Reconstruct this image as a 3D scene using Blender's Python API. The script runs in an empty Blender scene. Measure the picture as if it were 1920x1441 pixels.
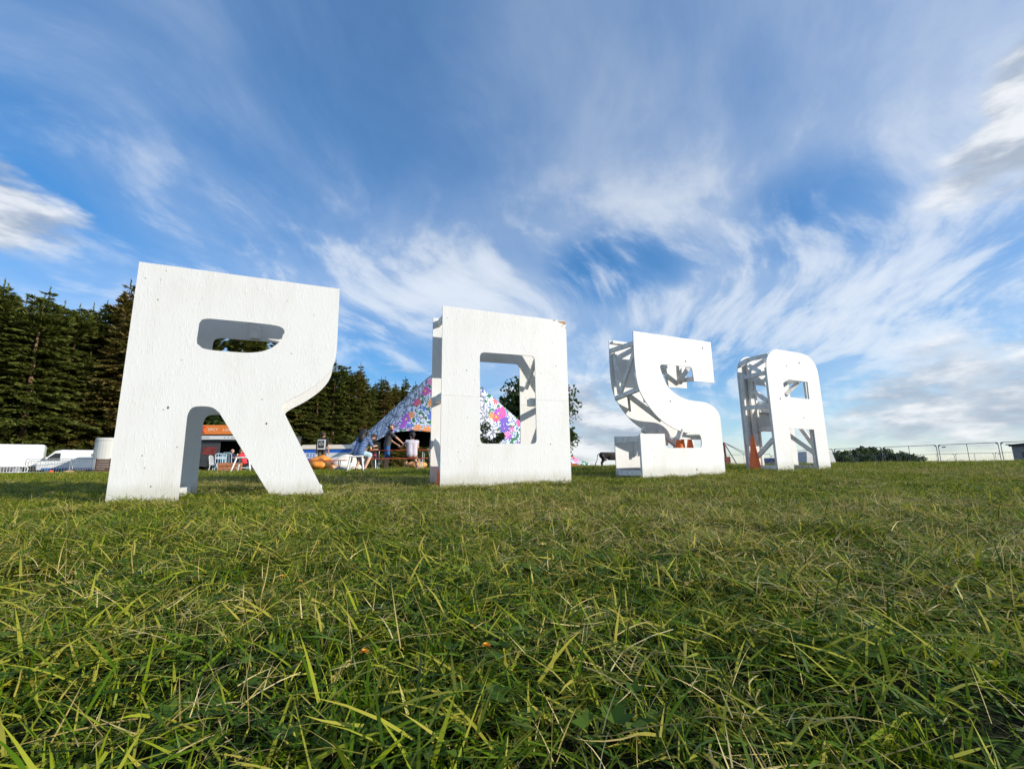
import bpy, bmesh, math, random
import numpy as np
from mathutils import Vector, Matrix, Euler
from mathutils.geometry import tessellate_polygon
R_ = math.radians
random.seed(7); rng = np.random.default_rng(11)
scene = bpy.context.scene
col = scene.collection

# ------------------------------------------------------------------ camera
CAM_H = 0.42
FPX, PITCH, ROLL = 856.0, R_(10.35), R_(0.75)
cam_d = bpy.data.cameras.new('camera')
cam_d.sensor_fit = 'HORIZONTAL'; cam_d.sensor_width = 36.0
cam_d.lens = 36.0 * FPX / 1920.0
cam_d.clip_start = 0.02; cam_d.clip_end = 3000
cam = bpy.data.objects.new('camera', cam_d); col.objects.link(cam)
_fw = Vector((0, math.cos(PITCH), math.sin(PITCH))); _up0 = Vector((0, -math.sin(PITCH), math.cos(PITCH))); _rt0 = Vector((1, 0, 0))
_rt = _rt0 * math.cos(ROLL) - _up0 * math.sin(ROLL)
_up = _up0 * math.cos(ROLL) + _rt0 * math.sin(ROLL)
_m = Matrix((_rt, _up, -_fw)).transposed().to_4x4(); _m.translation = (0, 0, CAM_H)
cam.matrix_world = _m
scene.camera = cam

def W(px, py, Y):
    """a point of the place seen at photo pixel (px, py), Y metres in front of the camera"""
    d = _fw * FPX + _rt * (px - 960) - _up * (py - 720.5)
    s = Y / d.y
    return Vector((d.x * s, Y, CAM_H + d.z * s))

# ------------------------------------------------------------------ sky and sun
SUN_EL, SUN_AZ = R_(20.3), R_(110.0)       # azimuth clockwise from +Y (straight ahead): low sun from the right, a little behind
SUN_STRENGTH, SKY_STRENGTH = 5.0, 0.15
scene.view_settings.view_transform = 'Standard'; scene.view_settings.look = 'None'
scene.view_settings.exposure = 0.0; scene.view_settings.gamma = 1.0
scene.view_settings.use_curve_mapping = False

class NT:
    """small helper for node trees"""
    def __init__(s, tree): s.t = tree; tree.nodes.clear()
    def n(s, typ, ins=None, **props):
        nd = s.t.nodes.new(typ)
        for k, v in props.items(): setattr(nd, k, v)
        for k, v in (ins or {}).items(): s.put(nd.inputs[k], v)
        return nd
    def put(s, sock, v):
        if isinstance(v, bpy.types.NodeSocket): s.t.links.new(v, sock)
        elif isinstance(v, bpy.types.Node): s.t.links.new(v.outputs[0], sock)
        else:
            if sock.type == 'RGBA' and len(v) == 3: v = (*v, 1)
            sock.default_value = v
    def m(s, op, a, b=None, c=None, clamp=False):
        nd = s.t.nodes.new('ShaderNodeMath'); nd.operation = op; nd.use_clamp = clamp
        for i, v in enumerate((a, b, c)):
            if v is not None: s.put(nd.inputs[i], v)
        return nd.outputs[0]
    def ss(s, v, lo, hi, a=0.0, b=1.0):
        nd = s.t.nodes.new('ShaderNodeMapRange'); nd.interpolation_type = 'SMOOTHSTEP'
        s.put(nd.inputs[0], v)
        for i, q in enumerate((lo, hi, a, b)): s.put(nd.inputs[i + 1], q)
        return nd.outputs[0]
    def mix(s, f, a, b, mode='MIX'):
        nd = s.t.nodes.new('ShaderNodeMix'); nd.data_type = 'RGBA'; nd.blend_type = mode
        s.put(nd.inputs[0], f); s.put(nd.inputs[6], a); s.put(nd.inputs[7], b)
        return nd.outputs[2]
    def noise(s, vec, scale, detail=4, rough=.5, dist=0, lac=2.0, dims='3D'):
        nd = s.n('ShaderNodeTexNoise', noise_dimensions=dims)
        for k, v in (('Vector', vec), ('Scale', scale), ('Detail', detail), ('Roughness', rough), ('Distortion', dist), ('Lacunarity', lac)):
            if v is not None: s.put(nd.inputs[k], v)
        return nd
    def vec(s, x, y, z): return s.n('ShaderNodeCombineXYZ', {0: x, 1: y, 2: z}).outputs[0]
    def vm(s, op, a, b=None):
        nd = s.t.nodes.new('ShaderNodeVectorMath'); nd.operation = op
        s.put(nd.inputs[0], a)
        if b is not None: s.put(nd.inputs[3 if op == 'SCALE' else 1], b)
        return nd.outputs['Value'] if op in ('DOT_PRODUCT', 'LENGTH', 'DISTANCE') else nd.outputs[0]
    def ramp(s, f, stops, interp='LINEAR'):
        nd = s.t.nodes.new('ShaderNodeValToRGB'); nd.color_ramp.interpolation = interp
        e = nd.color_ramp.elements
        while len(e) < len(stops): e.new(0.5)
        for q, (p, c) in zip(e, stops): q.position = p; q.color = (*c, 1) if len(c) == 3 else c
        s.put(nd.inputs[0], f); return nd.outputs[0]

world = bpy.data.worlds.new('World'); scene.world = world; world.use_nodes = True
CIRRUS, CIRRUS_THIN = (.84, .91, 1.0), (.36, .57, .93)
def build_sky():
    t = NT(world.node_tree)
    sky = t.n('ShaderNodeTexSky', sky_type='NISHITA', sun_disc=False, sun_elevation=SUN_EL, sun_rotation=SUN_AZ,
              altitude=100.0, air_density=1.0, dust_density=0.0, ozone_density=3.0)
    hs = t.n('ShaderNodeHueSaturation', {'Hue': .503, 'Saturation': 1.48, 'Value': 1.05, 'Color': sky.outputs[0]})
    skyc = t.vm('SCALE', hs.outputs[0], SKY_STRENGTH)
    tc = t.n('ShaderNodeTexCoord'); d = t.vm('NORMALIZE', tc.outputs['Generated'])
    sp = t.n('ShaderNodeSeparateXYZ', {0: d}); x, y, z = sp.outputs
    zc = t.m('MAXIMUM', z, 0.0)
    # a high, thin layer seen on a plane overhead: it converges to the horizon by itself
    elv = t.m('ARCSINE', z); azm = t.m('ARCTAN2', x, y)
    iz = t.m('DIVIDE', 1.0, t.m('ADD', zc, 0.30))
    az0 = R_(22)
    along = t.m('ADD', t.m('MULTIPLY', x, math.sin(az0)), t.m('MULTIPLY', y, math.cos(az0)))
    acro = t.m('SUBTRACT', t.m('MULTIPLY', x, math.cos(az0)), t.m('MULTIPLY', y, math.sin(az0)))
    pv = t.vec(t.m('MULTIPLY', along, iz), t.m('MULTIPLY', acro, iz), 0.0)
    warp = t.noise(pv, 1.2, 1, .5).outputs['Color']
    pw = t.vm('ADD', pv, t.vm('SCALE', t.vm('SUBTRACT', warp, (.5, .5, .5)), .7))
    broad = t.noise(t.vm('ADD', t.vm('MULTIPLY', pw, (.7, .8, 1)), (3.4, 1.3, 0)), 1.2, 3, .5).outputs[0]
    strk = t.noise(t.vm('ADD', t.vm('MULTIPLY', pw, (.85, 1.5, 1.0)), (8.2, 2.6, 0)), 1.9, 6, .58).outputs[0]
    flat = t.vm('NORMALIZE', t.vm('MULTIPLY', d, (1.0, 1.0, 2.2)))
    def blob(az, el, wa, we):
        q = Vector((math.sin(R_(az)) * math.cos(R_(el)), math.cos(R_(az)) * math.cos(R_(el)), 2.2 * math.sin(R_(el)))).normalized()
        return t.ss(t.vm('DOT_PRODUCT', flat, tuple(q)), math.cos(R_(1.75 * max(wa, 2.0 * we) * .8)), 1.0)
    def total(lst):
        o = 0.0
        for w, *b in lst: o = t.m('MULTIPLY_ADD', blob(*b), w, o)
        return o
    fine = t.noise(t.vm('MULTIPLY', pw, (1.0, 2.0, 1.0)), 5.0, 5, .60).outputs[0]
    patch = total([(.42, 2, 23, 10, 5), (.55, 33, 15, 13, 4.5), (.30, -13, 22, 7, 4), (.3, 44, 12, 10, 3), (.25, 20, 34, 3, 3)])
    thin = total([(.35, 15, 24, 4, 3.0), (.28, -17, 14, 8, 2.2), (.20, -56, 42, 9, 12), (.20, 37, 25, 5, 3), (.14, 24, 12, 9, 1.6)])
    veil = t.m('MULTIPLY', t.ss(broad, .25, .70, .40, .68), t.ss(strk, .25, .75, .75, 1.15))
    high = t.ss(elv, R_(38), R_(22), .10, 1.0)
    tex = t.m('MULTIPLY_ADD', fine, .55, t.m('MULTIPLY', strk, .62))
    wisp = t.m('MULTIPLY', t.ss(t.m('MULTIPLY_ADD', patch, .16, tex), .55, .84), t.m('MULTIPLY', high, t.m('MULTIPLY_ADD', patch, .55, .62)))
    ac = t.m('SUBTRACT', t.m('ADD', wisp, veil), thin)
    hz = t.ss(elv, R_(8), R_(0), 0, .50)
    ac = t.m('SUBTRACT', 1.0, t.m('EXPONENT', t.m('MULTIPLY', t.m('MAXIMUM', ac, 0.0), -1.25)))
    ac = t.m('MAXIMUM', ac, t.m('MULTIPLY', hz, t.ss(strk, .3, .6, .7, 1.0)), clamp=True)
    cc = t.mix(t.ss(ac, .22, .72), CIRRUS_THIN, CIRRUS)
    c1 = t.mix(ac, skyc, cc)
    # low heaped clouds
    dv = t.vm('MULTIPLY', d, (1.0, 1.0, 2.9))
    def dens(off): return t.noise(t.vm('ADD', dv, off), 4.4, 5, .57).outputs[0]
    base = t.m('ADD', t.m('ADD', t.m('MULTIPLY', t.ss(elv, R_(12), R_(2)), .13), t.ss(elv, R_(10), R_(18), 0, -.16)),
        total([(.52, 52.0, 24.0, 5.8, 2.9), (.46, 54.5, 30.5, 3.2, 1.6), (.14, 47, 6.8, 9, 2.0), (.44, -52, 21, 7, 3.0), (.38, -41, 15.4, 4, 1.9), (.15, 9, 5, 9, 2.5), (.12, -16, 11, 5, 1.6)]))
    d0 = dens((.02, 0, 0)); d1 = dens((.055, -.01, .08))
    a2 = t.ss(t.m('ADD', d0, base), .58, .78)
    lit = t.ss(t.m('SUBTRACT', d0, d1), -.10, .12)
    cumc = t.mix(lit, (.40, .47, .58), (.92, .94, .97))
    c2 = t.mix(t.m('MULTIPLY', a2, .88), c1, cumc)
    c2 = t.mix(t.ss(z, .0, -.03), c2, (.10, .12, .08))
    bg = t.n('ShaderNodeBackground', {'Color': c2, 'Strength': 1.0})
    t.n('ShaderNodeOutputWorld', {'Surface': bg.outputs[0]})
build_sky()
world.cycles.sampling_method = 'MANUAL'; world.cycles.sample_map_resolution = 512

sun_d = bpy.data.lights.new('sun', 'SUN'); sun_d.energy = SUN_STRENGTH; sun_d.angle = R_(0.53); sun_d.color = (1.0, 0.93, 0.82)
sun = bpy.data.objects.new('sun', sun_d); col.objects.link(sun)
_sd = Vector((math.sin(SUN_AZ) * math.cos(SUN_EL), math.cos(SUN_AZ) * math.cos(SUN_EL), math.sin(SUN_EL)))
sun.rotation_euler = _sd.to_track_quat('Z', 'Y').to_euler(); sun.location = (30, -10, 20)
cy = scene.cycles
cy.max_bounces = 5; cy.diffuse_bounces = 3; cy.glossy_bounces = 2; cy.transmission_bounces = 3; cy.transparent_max_bounces = 4
cy.use_adaptive_sampling = True; cy.adaptive_threshold = 0.015
cy.caustics_reflective = False; cy.caustics_refractive = False
cy.use_denoising = True; cy.denoiser = 'OPENIMAGEDENOISE'; cy.denoising_input_passes = 'RGB_ALBEDO_NORMAL'; cy.denoising_prefilter = 'ACCURATE'

# ------------------------------------------------------------------ helpers
def sstep(a, b, v):
    t = np.clip((np.asarray(v, float) - a) / (b - a), 0, 1); return t * t * (3 - 2 * t)
_bw = [(rng.uniform(.5, 3.2), rng.uniform(0, 6.28), rng.uniform(0, 6.28)) for _ in range(14)]
def bumps(x, y):
    v = 0
    for k, a, p in _bw: v = v + np.sin(k * (np.cos(a) * x + np.sin(a) * y) + p) / k
    return v * .16
_lw = [(rng.uniform(5, 19), rng.uniform(0, 6.28), rng.uniform(0, 6.28)) for _ in range(18)]
def lumps(x, y):
    v = 0
    for k, a, p in _lw: v = v + np.sin(k * (np.cos(a) * x + np.sin(a) * y) + p + .8 * np.sin(1.3 * x + p)) * (6 / k) ** .7
    return v * .2
def ground_z(x, y):
    x = np.asarray(x, float); y = np.asarray(y, float)
    k = .03
    s = -k * np.logaddexp(-(.0345 * np.maximum(y, -40)) / k, -.395 / k)
    s = s - .035 + .012 * bumps(x, y) * sstep(40, 10, np.hypot(x, y))
    near = sstep(14, 6, np.hypot(x, y)); s = s + .025 * lumps(x, y) * near
    s = s - .95 * sstep(19, 33, y) * sstep(6, 20, x)
    return s
def gz(x, y): return float(ground_z(x, y))

MATS = {}
def mat(name, rgb, rough=.6, metal=0., var=0., scale=8., bump=0., spec=.5, trans=0.):
    """plain procedural material: base colour with noise variation and fine relief"""
    if name in MATS: return MATS[name]
    m = bpy.data.materials.new(name); m.use_nodes = True; t = NT(m.node_tree)
    b = t.n('ShaderNodeBsdfPrincipled', {'Roughness': rough, 'Metallic': metal, 'Specular IOR Level': spec})
    tc = t.n('ShaderNodeTexCoord')
    nz = t.noise(tc.outputs['Object'], scale, 5, .6)
    c = t.mix(t.ss(nz.outputs[0], .3, .7), tuple(max(0, q * (1 - var)) for q in rgb), tuple(min(1, q * (1 + var)) for q in rgb))
    t.put(b.inputs['Base Color'], c)
    if bump:
        bp = t.n('ShaderNodeBump', {'Strength': bump, 'Distance': .01, 'Height': nz.outputs[0]}); t.put(b.inputs['Normal'], bp.outputs[0])
    t.n('ShaderNodeOutputMaterial', {'Surface': b.outputs[0]})
    MATS[name] = m; return m

class MB:
    """collects shapes into one mesh"""
    def __init__(s): s.v = []; s.f = []; s.mi = []
    def add(s, vs, fs, mi=0):
        o = len(s.v); s.v += [tuple(p) for p in vs]; s.f += [tuple(i + o for i in f) for f in fs]; s.mi += [mi] * len(fs); return s
    def box(s, c, size, rot=None, mi=0):
        c = Vector(c); h = Vector(size) / 2
        vs = [Vector((sx * h.x, sy * h.y, sz * h.z)) for sx in (-1, 1) for sy in (-1, 1) for sz in (-1, 1)]
        if rot is not None:
            M = Euler(rot).to_matrix(); vs = [M @ p for p in vs]
        return s.add([c + p for p in vs], [(0, 1, 3, 2), (4, 6, 7, 5), (0, 4, 5, 1), (2, 3, 7, 6), (0, 2, 6, 4), (1, 5, 7, 3)], mi)
    def beam(s, p, q, w, h, up=(0, 0, 1), mi=0):
        p = Vector(p); q = Vector(q); d = (q - p).normalized(); up = Vector(up)
        if abs(d.dot(up)) > .98: up = Vector((0, 1, 0))
        a = d.cross(up).normalized() * w / 2; b = a.cross(d).normalized() * h / 2
        vs = [p - a - b, p + a - b, p + a + b, p - a + b, q - a - b, q + a - b, q + a + b, q - a + b]
        return s.add(vs, [(3, 2, 1, 0), (4, 5, 6, 7), (0, 1, 5, 4), (1, 2, 6, 5), (2, 3, 7, 6), (3, 0, 4, 7)], mi)
    def path(s, pts, r, n=8, cap=True, mi=0):
        pts = [Vector(p) for p in pts]; N = len(pts)
        rs = r if hasattr(r, '__len__') else [r] * N
        vs = []; prev = None
        for i, p in enumerate(pts):
            d = (pts[min(i + 1, N - 1)] - pts[max(i - 1, 0)]).normalized()
            if prev is None: a = d.orthogonal().normalized()
            else: a = (prev - d * prev.dot(d)).normalized()
            prev = a; b = d.cross(a)
            for k in range(n):
                th = 2 * math.pi * k / n; vs.append(p + (a * math.cos(th) + b * math.sin(th)) * rs[i])
        fs = [(i * n + k, i * n + (k + 1) % n, (i + 1) * n + (k + 1) % n, (i + 1) * n + k) for i in range(N - 1) for k in range(n)]
        if cap: fs += [tuple(reversed(range(n))), tuple(range((N - 1) * n, N * n))]
        return s.add(vs, fs, mi)
    def ell(s, c, r, n=12, m=8, rot=None, mi=0, fn=None):
        c = Vector(c); M = Euler(rot).to_matrix() if rot else None; vs = []
        for i in range(m + 1):
            ph = math.pi * i / m
            for k in range(n):
                th = 2 * math.pi * k / n
                u = Vector((math.sin(ph) * math.cos(th), math.sin(ph) * math.sin(th), math.cos(ph)))
                if fn: u = u * fn(u)
                p = Vector((u.x * r[0], u.y * r[1], u.z * r[2]))
                vs.append(c + (M @ p if M else p))
        fs = [(i * n + k, (i + 1) * n + k, (i + 1) * n + (k + 1) % n, i * n + (k + 1) % n) for i in range(m) for k in range(n)]
        return s.add(vs, fs, mi)
    def prism(s, outer, holes, y0, y1, mi=0, mat_side=None):
        """polygon in x/z with holes, from y0 (front) to y1"""
        loops = [outer] + list(holes)
        flat = [p for l in loops for p in l]
        tris = tessellate_polygon([[Vector((p[0], p[1], 0)) for p in l] for l in loops])
        n = len(flat); vs = [(p[0], y0, p[1]) for p in flat] + [(p[0], y1, p[1]) for p in flat]
        fs = []
        for a, b, c in tris:
            A, B, C_ = flat[a], flat[b], flat[c]
            ccw = (B[0] - A[0]) * (C_[1] - A[1]) - (B[1] - A[1]) * (C_[0] - A[0]) > 0
            if not ccw: b, c = c, b
            fs += [(a, b, c), (n + a, n + c, n + b)]
        o = 0
        for li, l in enumerate(loops):
            k = len(l)
            ar = sum(l[i][0] * l[(i + 1) % k][1] - l[(i + 1) % k][0] * l[i][1] for i in range(k))
            pos = (ar > 0) == (li == 0)
            for i in range(k):
                a, b = o + i, o + (i + 1) % k
                fs.append((a, n + a, n + b, b) if pos else (a, b, n + b, n + a))
            o += k
        return s.add(vs, fs, mi)
    def build(s, name, mats, parent=None, smooth=False, bevel=0):
        me = bpy.data.meshes.new(name); me.from_pydata(s.v, [], s.f)
        mats = mats if isinstance(mats, (list, tuple)) else [mats]
        for m in mats: me.materials.append(m)
        if len(mats) > 1: me.polygons.foreach_set('material_index', s.mi)
        if smooth: me.polygons.foreach_set('use_smooth', [True] * len(me.polygons))
        me.update()
        if bevel:
            bm = bmesh.new(); bm.from_mesh(me); bmesh.ops.remove_doubles(bm, verts=bm.verts, dist=1e-5)
            es = [e for e in bm.edges if len(e.link_faces) == 2 and e.calc_face_angle(0) > .6]
            bmesh.ops.bevel(bm, geom=es, offset=bevel, segments=2, affect='EDGES', profile=.5, clamp_overlap=True)
            bm.to_mesh(me); bm.free()
        o = bpy.data.objects.new(name, me); col.objects.link(o)
        if parent is not None: o.parent = parent
        return o

def tag(o, label=None, cat=None, group=None, kind=None):
    for k, v in (('label', label), ('category', cat), ('group', group), ('kind', kind)):
        if v: o[k] = v
    return o
def thing(name, label, cat, loc, rz=0, group=None):
    o = bpy.data.objects.new(name, None); col.objects.link(o); o.empty_display_size = .2
    o.location = loc; o.rotation_euler = (0, 0, rz)
    return tag(o, label, cat, group)
def copy_tree(o, parent=None):
    c = o.copy(); col.objects.link(c)
    if parent is not None: c.parent = parent
    for ch in list(o.children): copy_tree(ch, c)
    return c
def text_part(txt, size, name, m, parent, loc, rot, thick=.004):
    cu = bpy.data.curves.new(name, 'FONT'); cu.body = txt; cu.size = size; cu.extrude = thick; cu.align_x = 'CENTER'; cu.align_y = 'CENTER'
    cu.resolution_u = 3
    o = bpy.data.objects.new(name, cu); col.objects.link(o)
    me = bpy.data.meshes.new_from_object(o.evaluated_get(bpy.context.evaluated_depsgraph_get()))
    bpy.data.objects.remove(o); me.materials.clear(); me.materials.append(m)
    o = bpy.data.objects.new(name, me); col.objects.link(o); o.parent = parent; o.location = loc; o.rotation_euler = rot
    return o

# ------------------------------------------------------------------ ground
def soil_material():
    m = bpy.data.materials.new('turf_soil'); m.use_nodes = True; t = NT(m.node_tree)
    g = t.n('ShaderNodeNewGeometry'); p = g.outputs['Position']
    n1 = t.noise(p, 22, 6, .65).outputs[0]; n2 = t.noise(p, 1.1, 4, .5).outputs[0]
    c = t.ramp(n1, [(.25, (.004, .004, .002)), (.55, (.012, .014, .005)), (.8, (.050, .042, .018))])
    c = t.mix(t.ss(n2, .35, .65, 0, .5), c, (.022, .030, .008))
    b = t.n('ShaderNodeBsdfPrincipled', {'Base Color': c, 'Roughness': .95, 'Specular IOR Level': .1})
    bp = t.n('ShaderNodeBump', {'Strength': .8, 'Distance': .03, 'Height': n1}); t.put(b.inputs['Normal'], bp.outputs[0])
    t.n('ShaderNodeOutputMaterial', {'Surface': b.outputs[0]}); return m
def build_ground():
    def axis(lo, hi, near):
        a = [0.0]; st = near
        while a[-1] < hi: a.append(a[-1] + st); st = min(st * (1.022 if st < .3 else 1.10), 90)
        b = [0.0]; st = near
        while b[-1] > lo: b.append(b[-1] - st); st = min(st * (1.022 if st < .3 else 1.10), 90)
        return np.array(sorted(set(a + b)))
    xs = axis(-1500, 1500, .07); ys = axis(-1500, 1800, .07)
    X, Y = np.meshgrid(xs, ys); Z = ground_z(X, Y)
    vs = np.stack([X, Y, Z], -1).reshape(-1, 3).tolist(); nx = len(xs)
    fs = [(j * nx + i, j * nx + i + 1, (j + 1) * nx + i + 1, (j + 1) * nx + i) for j in range(len(ys) - 1) for i in range(nx - 1)]
    mb = MB(); mb.v = vs; mb.f = fs; mb.mi = [0] * len(fs)
    tag(mb.build('ground', soil_material(), smooth=True), 'grassy field rising gently from the camera to a low crest', kind='structure')
build_ground()

# ------------------------------------------------------------------ the letters
def paint_material(name='white_painted_board', flake=1.0, rgb=(.735, .73, .71)):
    """white paint rolled over strand board: the strands show as relief, with a little grime"""
    m = bpy.data.materials.new(name); m.use_nodes = True; t = NT(m.node_tree)
    tc = t.n('ShaderNodeTexCoord'); p = tc.outputs['Object']
    wob = t.vm('ADD', p, t.vm('SCALE', t.vm('SUBTRACT', t.noise(p, 7, 2).outputs['Color'], (.5, .5, .5)), .035))
    hs = []
    for i, (ang, sc) in enumerate(((.2, (58, 58, 13)), (-.75, (66, 66, 16)), (1.1, (56, 56, 17)))):
        mp = t.n('ShaderNodeMapping', {'Vector': wob, 'Rotation': (0, ang, 0), 'Scale': sc, 'Location': (i * 3.7, 0, i * 1.9)})
        v = t.n('ShaderNodeTexVoronoi', {'Vector': mp.outputs[0], 'Scale': 1.0}, feature='F1')
        sel = t.n('ShaderNodeSeparateColor', {0: v.outputs['Color']})
        hs.append(t.m('MULTIPLY', t.ss(sel.outputs[0], .62, .98), t.ss(v.outputs['Distance'], .62, .42)))
    h = t.m('ADD', t.m('ADD', hs[0], t.m('MULTIPLY', hs[1], .8)), t.m('MULTIPLY', hs[2], .6))
    pat = t.noise(p, 2.2, 3).outputs[0]
    fine = t.noise(p, 160, 3, .6).outputs[0]
    h = t.m('ADD', t.m('MULTIPLY', h, t.ss(pat, .3, .7, .25, 1.0)), t.m('MULTIPLY', fine, .22))
    bp = t.n('ShaderNodeBump', {'Strength': .27 * flake, 'Distance': .005, 'Height': h})
    grime = t.noise(t.vm('MULTIPLY', p, (1, 1, .35)), 3.4, 6, .65).outputs[0]
    z = t.n('ShaderNodeSeparateXYZ', {0: p}).outputs[2]
    low = t.ss(t.m('SUBTRACT', z, t.m('MULTIPLY', grime, .16)), .12, -.03)
    c = t.mix(t.ss(grime, .42, .78, 0, .40), rgb, (.60, .575, .50))
    c = t.mix(t.m('MULTIPLY', low, .40), c, (.38, .36, .24))
    spk = t.n('ShaderNodeTexVoronoi', {'Vector': p, 'Scale': 9.0}, feature='F1')
    s1 = t.n('ShaderNodeSeparateColor', {0: spk.outputs['Color']})
    dot = t.m('MULTIPLY', t.ss(spk.outputs['Distance'], .10, .05), t.m('GREATER_THAN', s1.outputs[1], .90))
    c = t.mix(t.m('MULTIPLY', dot, .75), c, (.25, .21, .17))
    chip = t.noise(p, 38, 4, .7).outputs[0]
    c = t.mix(t.m('MULTIPLY', t.ss(chip, .70, .74), .35), c, (.52, .46, .38))
    b = t.n('ShaderNodeBsdfPrincipled', {'Base Color': c, 'Roughness': .52, 'Specular IOR Level': .35, 'Normal': bp.outputs[0]})
    t.n('ShaderNodeOutputMaterial', {'Surface': b.outputs[0]}); return m
M_BOARD = paint_material()
M_TIMB = mat('white_painted_timber', (.76, .745, .71), .6, var=.14, scale=14, bump=.25)
M_EDGE = mat('raw_board_edge', (.40, .36, .31), .8, var=.3, scale=60)

def arc(pts, n=1):
    """Chaikin smoothing of an open polyline, ends kept"""
    for _ in range(n):
        q = [pts[0]]
        for a, b in zip(pts[:-1], pts[1:]):
            q += [(a[0] * .75 + b[0] * .25, a[1] * .75 + b[1] * .25), (a[0] * .25 + b[0] * .75, a[1] * .25 + b[1] * .75)]
        pts = q + [pts[-1]]
    return pts
SINK = -.14
R_outer = [(0, 2.44), (0, SINK), (.578, SINK), (.572, .4)] + arc([(.568, .76), (.568, .86), (.60, .935), (.70, .950), (.79, .940), (.85, .885)], 2) + \
          [(1.40, .0), (1.49, SINK), (2.01, SINK), (1.94, 0)] + arc([(1.48, .88), (1.425, .965), (1.47, 1.03), (1.66, 1.145), (1.84, 1.30), (1.945, 1.46), (1.972, 1.60), (1.975, 1.75)], 2) + [(1.968, 2.44)]
R_hole = arc([(.60, 1.60), (.65, 1.555), (.93, 1.552), (1.10, 1.558), (1.25, 1.60), (1.36, 1.70), (1.41, 1.80), (1.40, 1.88), (1.28, 1.908), (.69, 1.902)], 2) + arc([(.66, 1.900), (.60, 1.885), (.58, 1.84)], 2) + arc([(.575, 1.66), (.58, 1.615), (.60, 1.60)], 1)[:-1]
O_hole_up = [(.545, 1.1906)] + arc([(.540, 1.70), (.543, 1.79), (.58, 1.825), (.66, 1.828)], 2) + arc([(1.30, 1.838), (1.37, 1.836), (1.398, 1.80), (1.40, 1.73)], 2) + [(1.401, 1.1906)]
O_hole_dn = [(1.401, 1.189)] + arc([(1.401, .64), (1.398, .58), (1.36, .553), (1.30, .552)], 2) + arc([(.63, .548), (.57, .553), (.548, .59), (.545, .65)], 2) + [(.545, 1.189)]
O_up = [(0, 2.44), (0, 1.1906)] + O_hole_up + [(1.948, 1.1906), (1.948, 2.44)]
O_dn = [(0, 1.189), (0, SINK), (1.948, SINK), (1.948, 1.189)] + O_hole_dn
S_outer = [(-.01, 2.44)] + arc([(-.02, 2.1), (-.02, 1.85), (.0, 1.57), (.055, 1.39), (.17, 1.22), (.346, 1.03), (.54, .895), (.74, .805), (.90, .757), (1.109, .722), (1.345, .712), (1.385, .68), (1.395, .60)], 2) + \
          arc([(1.395, .56), (1.38, .49), (1.32, .475)], 2) + arc([(.62, .468), (.555, .475), (.54, .53)], 2) + [(.535, .705), (0, .695), (0, SINK), (1.925, SINK)] + \
          arc([(1.925, .95), (1.92, 1.06), (1.87, 1.15), (1.77, 1.23), (1.63, 1.285), (1.46, 1.302), (1.287, 1.302), (1.09, 1.325), (.88, 1.39), (.73, 1.48), (.634, 1.60), (.57, 1.75), (.54, 1.84)], 2) + \
          arc([(.54, 1.86), (.555, 1.90), (.61, 1.91)], 1) + arc([(1.21, 1.925), (1.30, 1.92), (1.318, 1.85)], 2) + [(1.335, 1.665), (1.855, 1.672), (1.857, 2.45)]
A_outer = [(0.0, SINK)] + arc([(0.0, 2.0), (.01, 2.14), (.06, 2.26), (.14, 2.36), (.25, 2.43), (.37, 2.455)], 2) + arc([(1.12, 2.44), (1.30, 2.41), (1.47, 2.32), (1.565, 2.19), (1.60, 2.03), (1.603, 1.88)], 2) + [(1.603, SINK), (1.222, SINK), (1.217, .812), (.475, .822), (.465, SINK)]
A_hole = [(.446, 1.838), (.45, 1.468), (1.203, 1.450), (1.213, 1.818)]

LET = {'R': (-3.882, 4.459, -.269, 24.0, .83), 'O': (-.944, 6.018, -.218, 23.2, .58), 'S': (2.089, 7.507, -.170, 26.3, .67), 'A': (5.154, 9.044, -.109, 23.5, .71)}
def letter(k, label):
    x, y, z, yaw, D = LET[k]
    return thing('giant_letter', label, 'letter', (x, y, CAM_H + z), R_(yaw), 'giant white letters standing in a row'), D
def panels(t, D, outer, holes, nm='panel', back=True, front=True):
    T = .018
    if front: MB().prism(outer, holes, 0, T).build('front_' + nm, M_BOARD, t)
    if back: MB().prism(outer, holes, D - T, D).build('back_' + nm, M_BOARD, t)
def beams(t, lst, w=.045, h=.09, name='strut'):
    for i, b in enumerate(lst):
        ww, hh = (b[2], b[3]) if len(b) > 3 else (w, h)
        MB().beam(b[0], b[1], ww, hh, up=(.13, .21, 1) if i % 2 else (.02, .05, 1)).build(name, M_TIMB, t)
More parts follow.
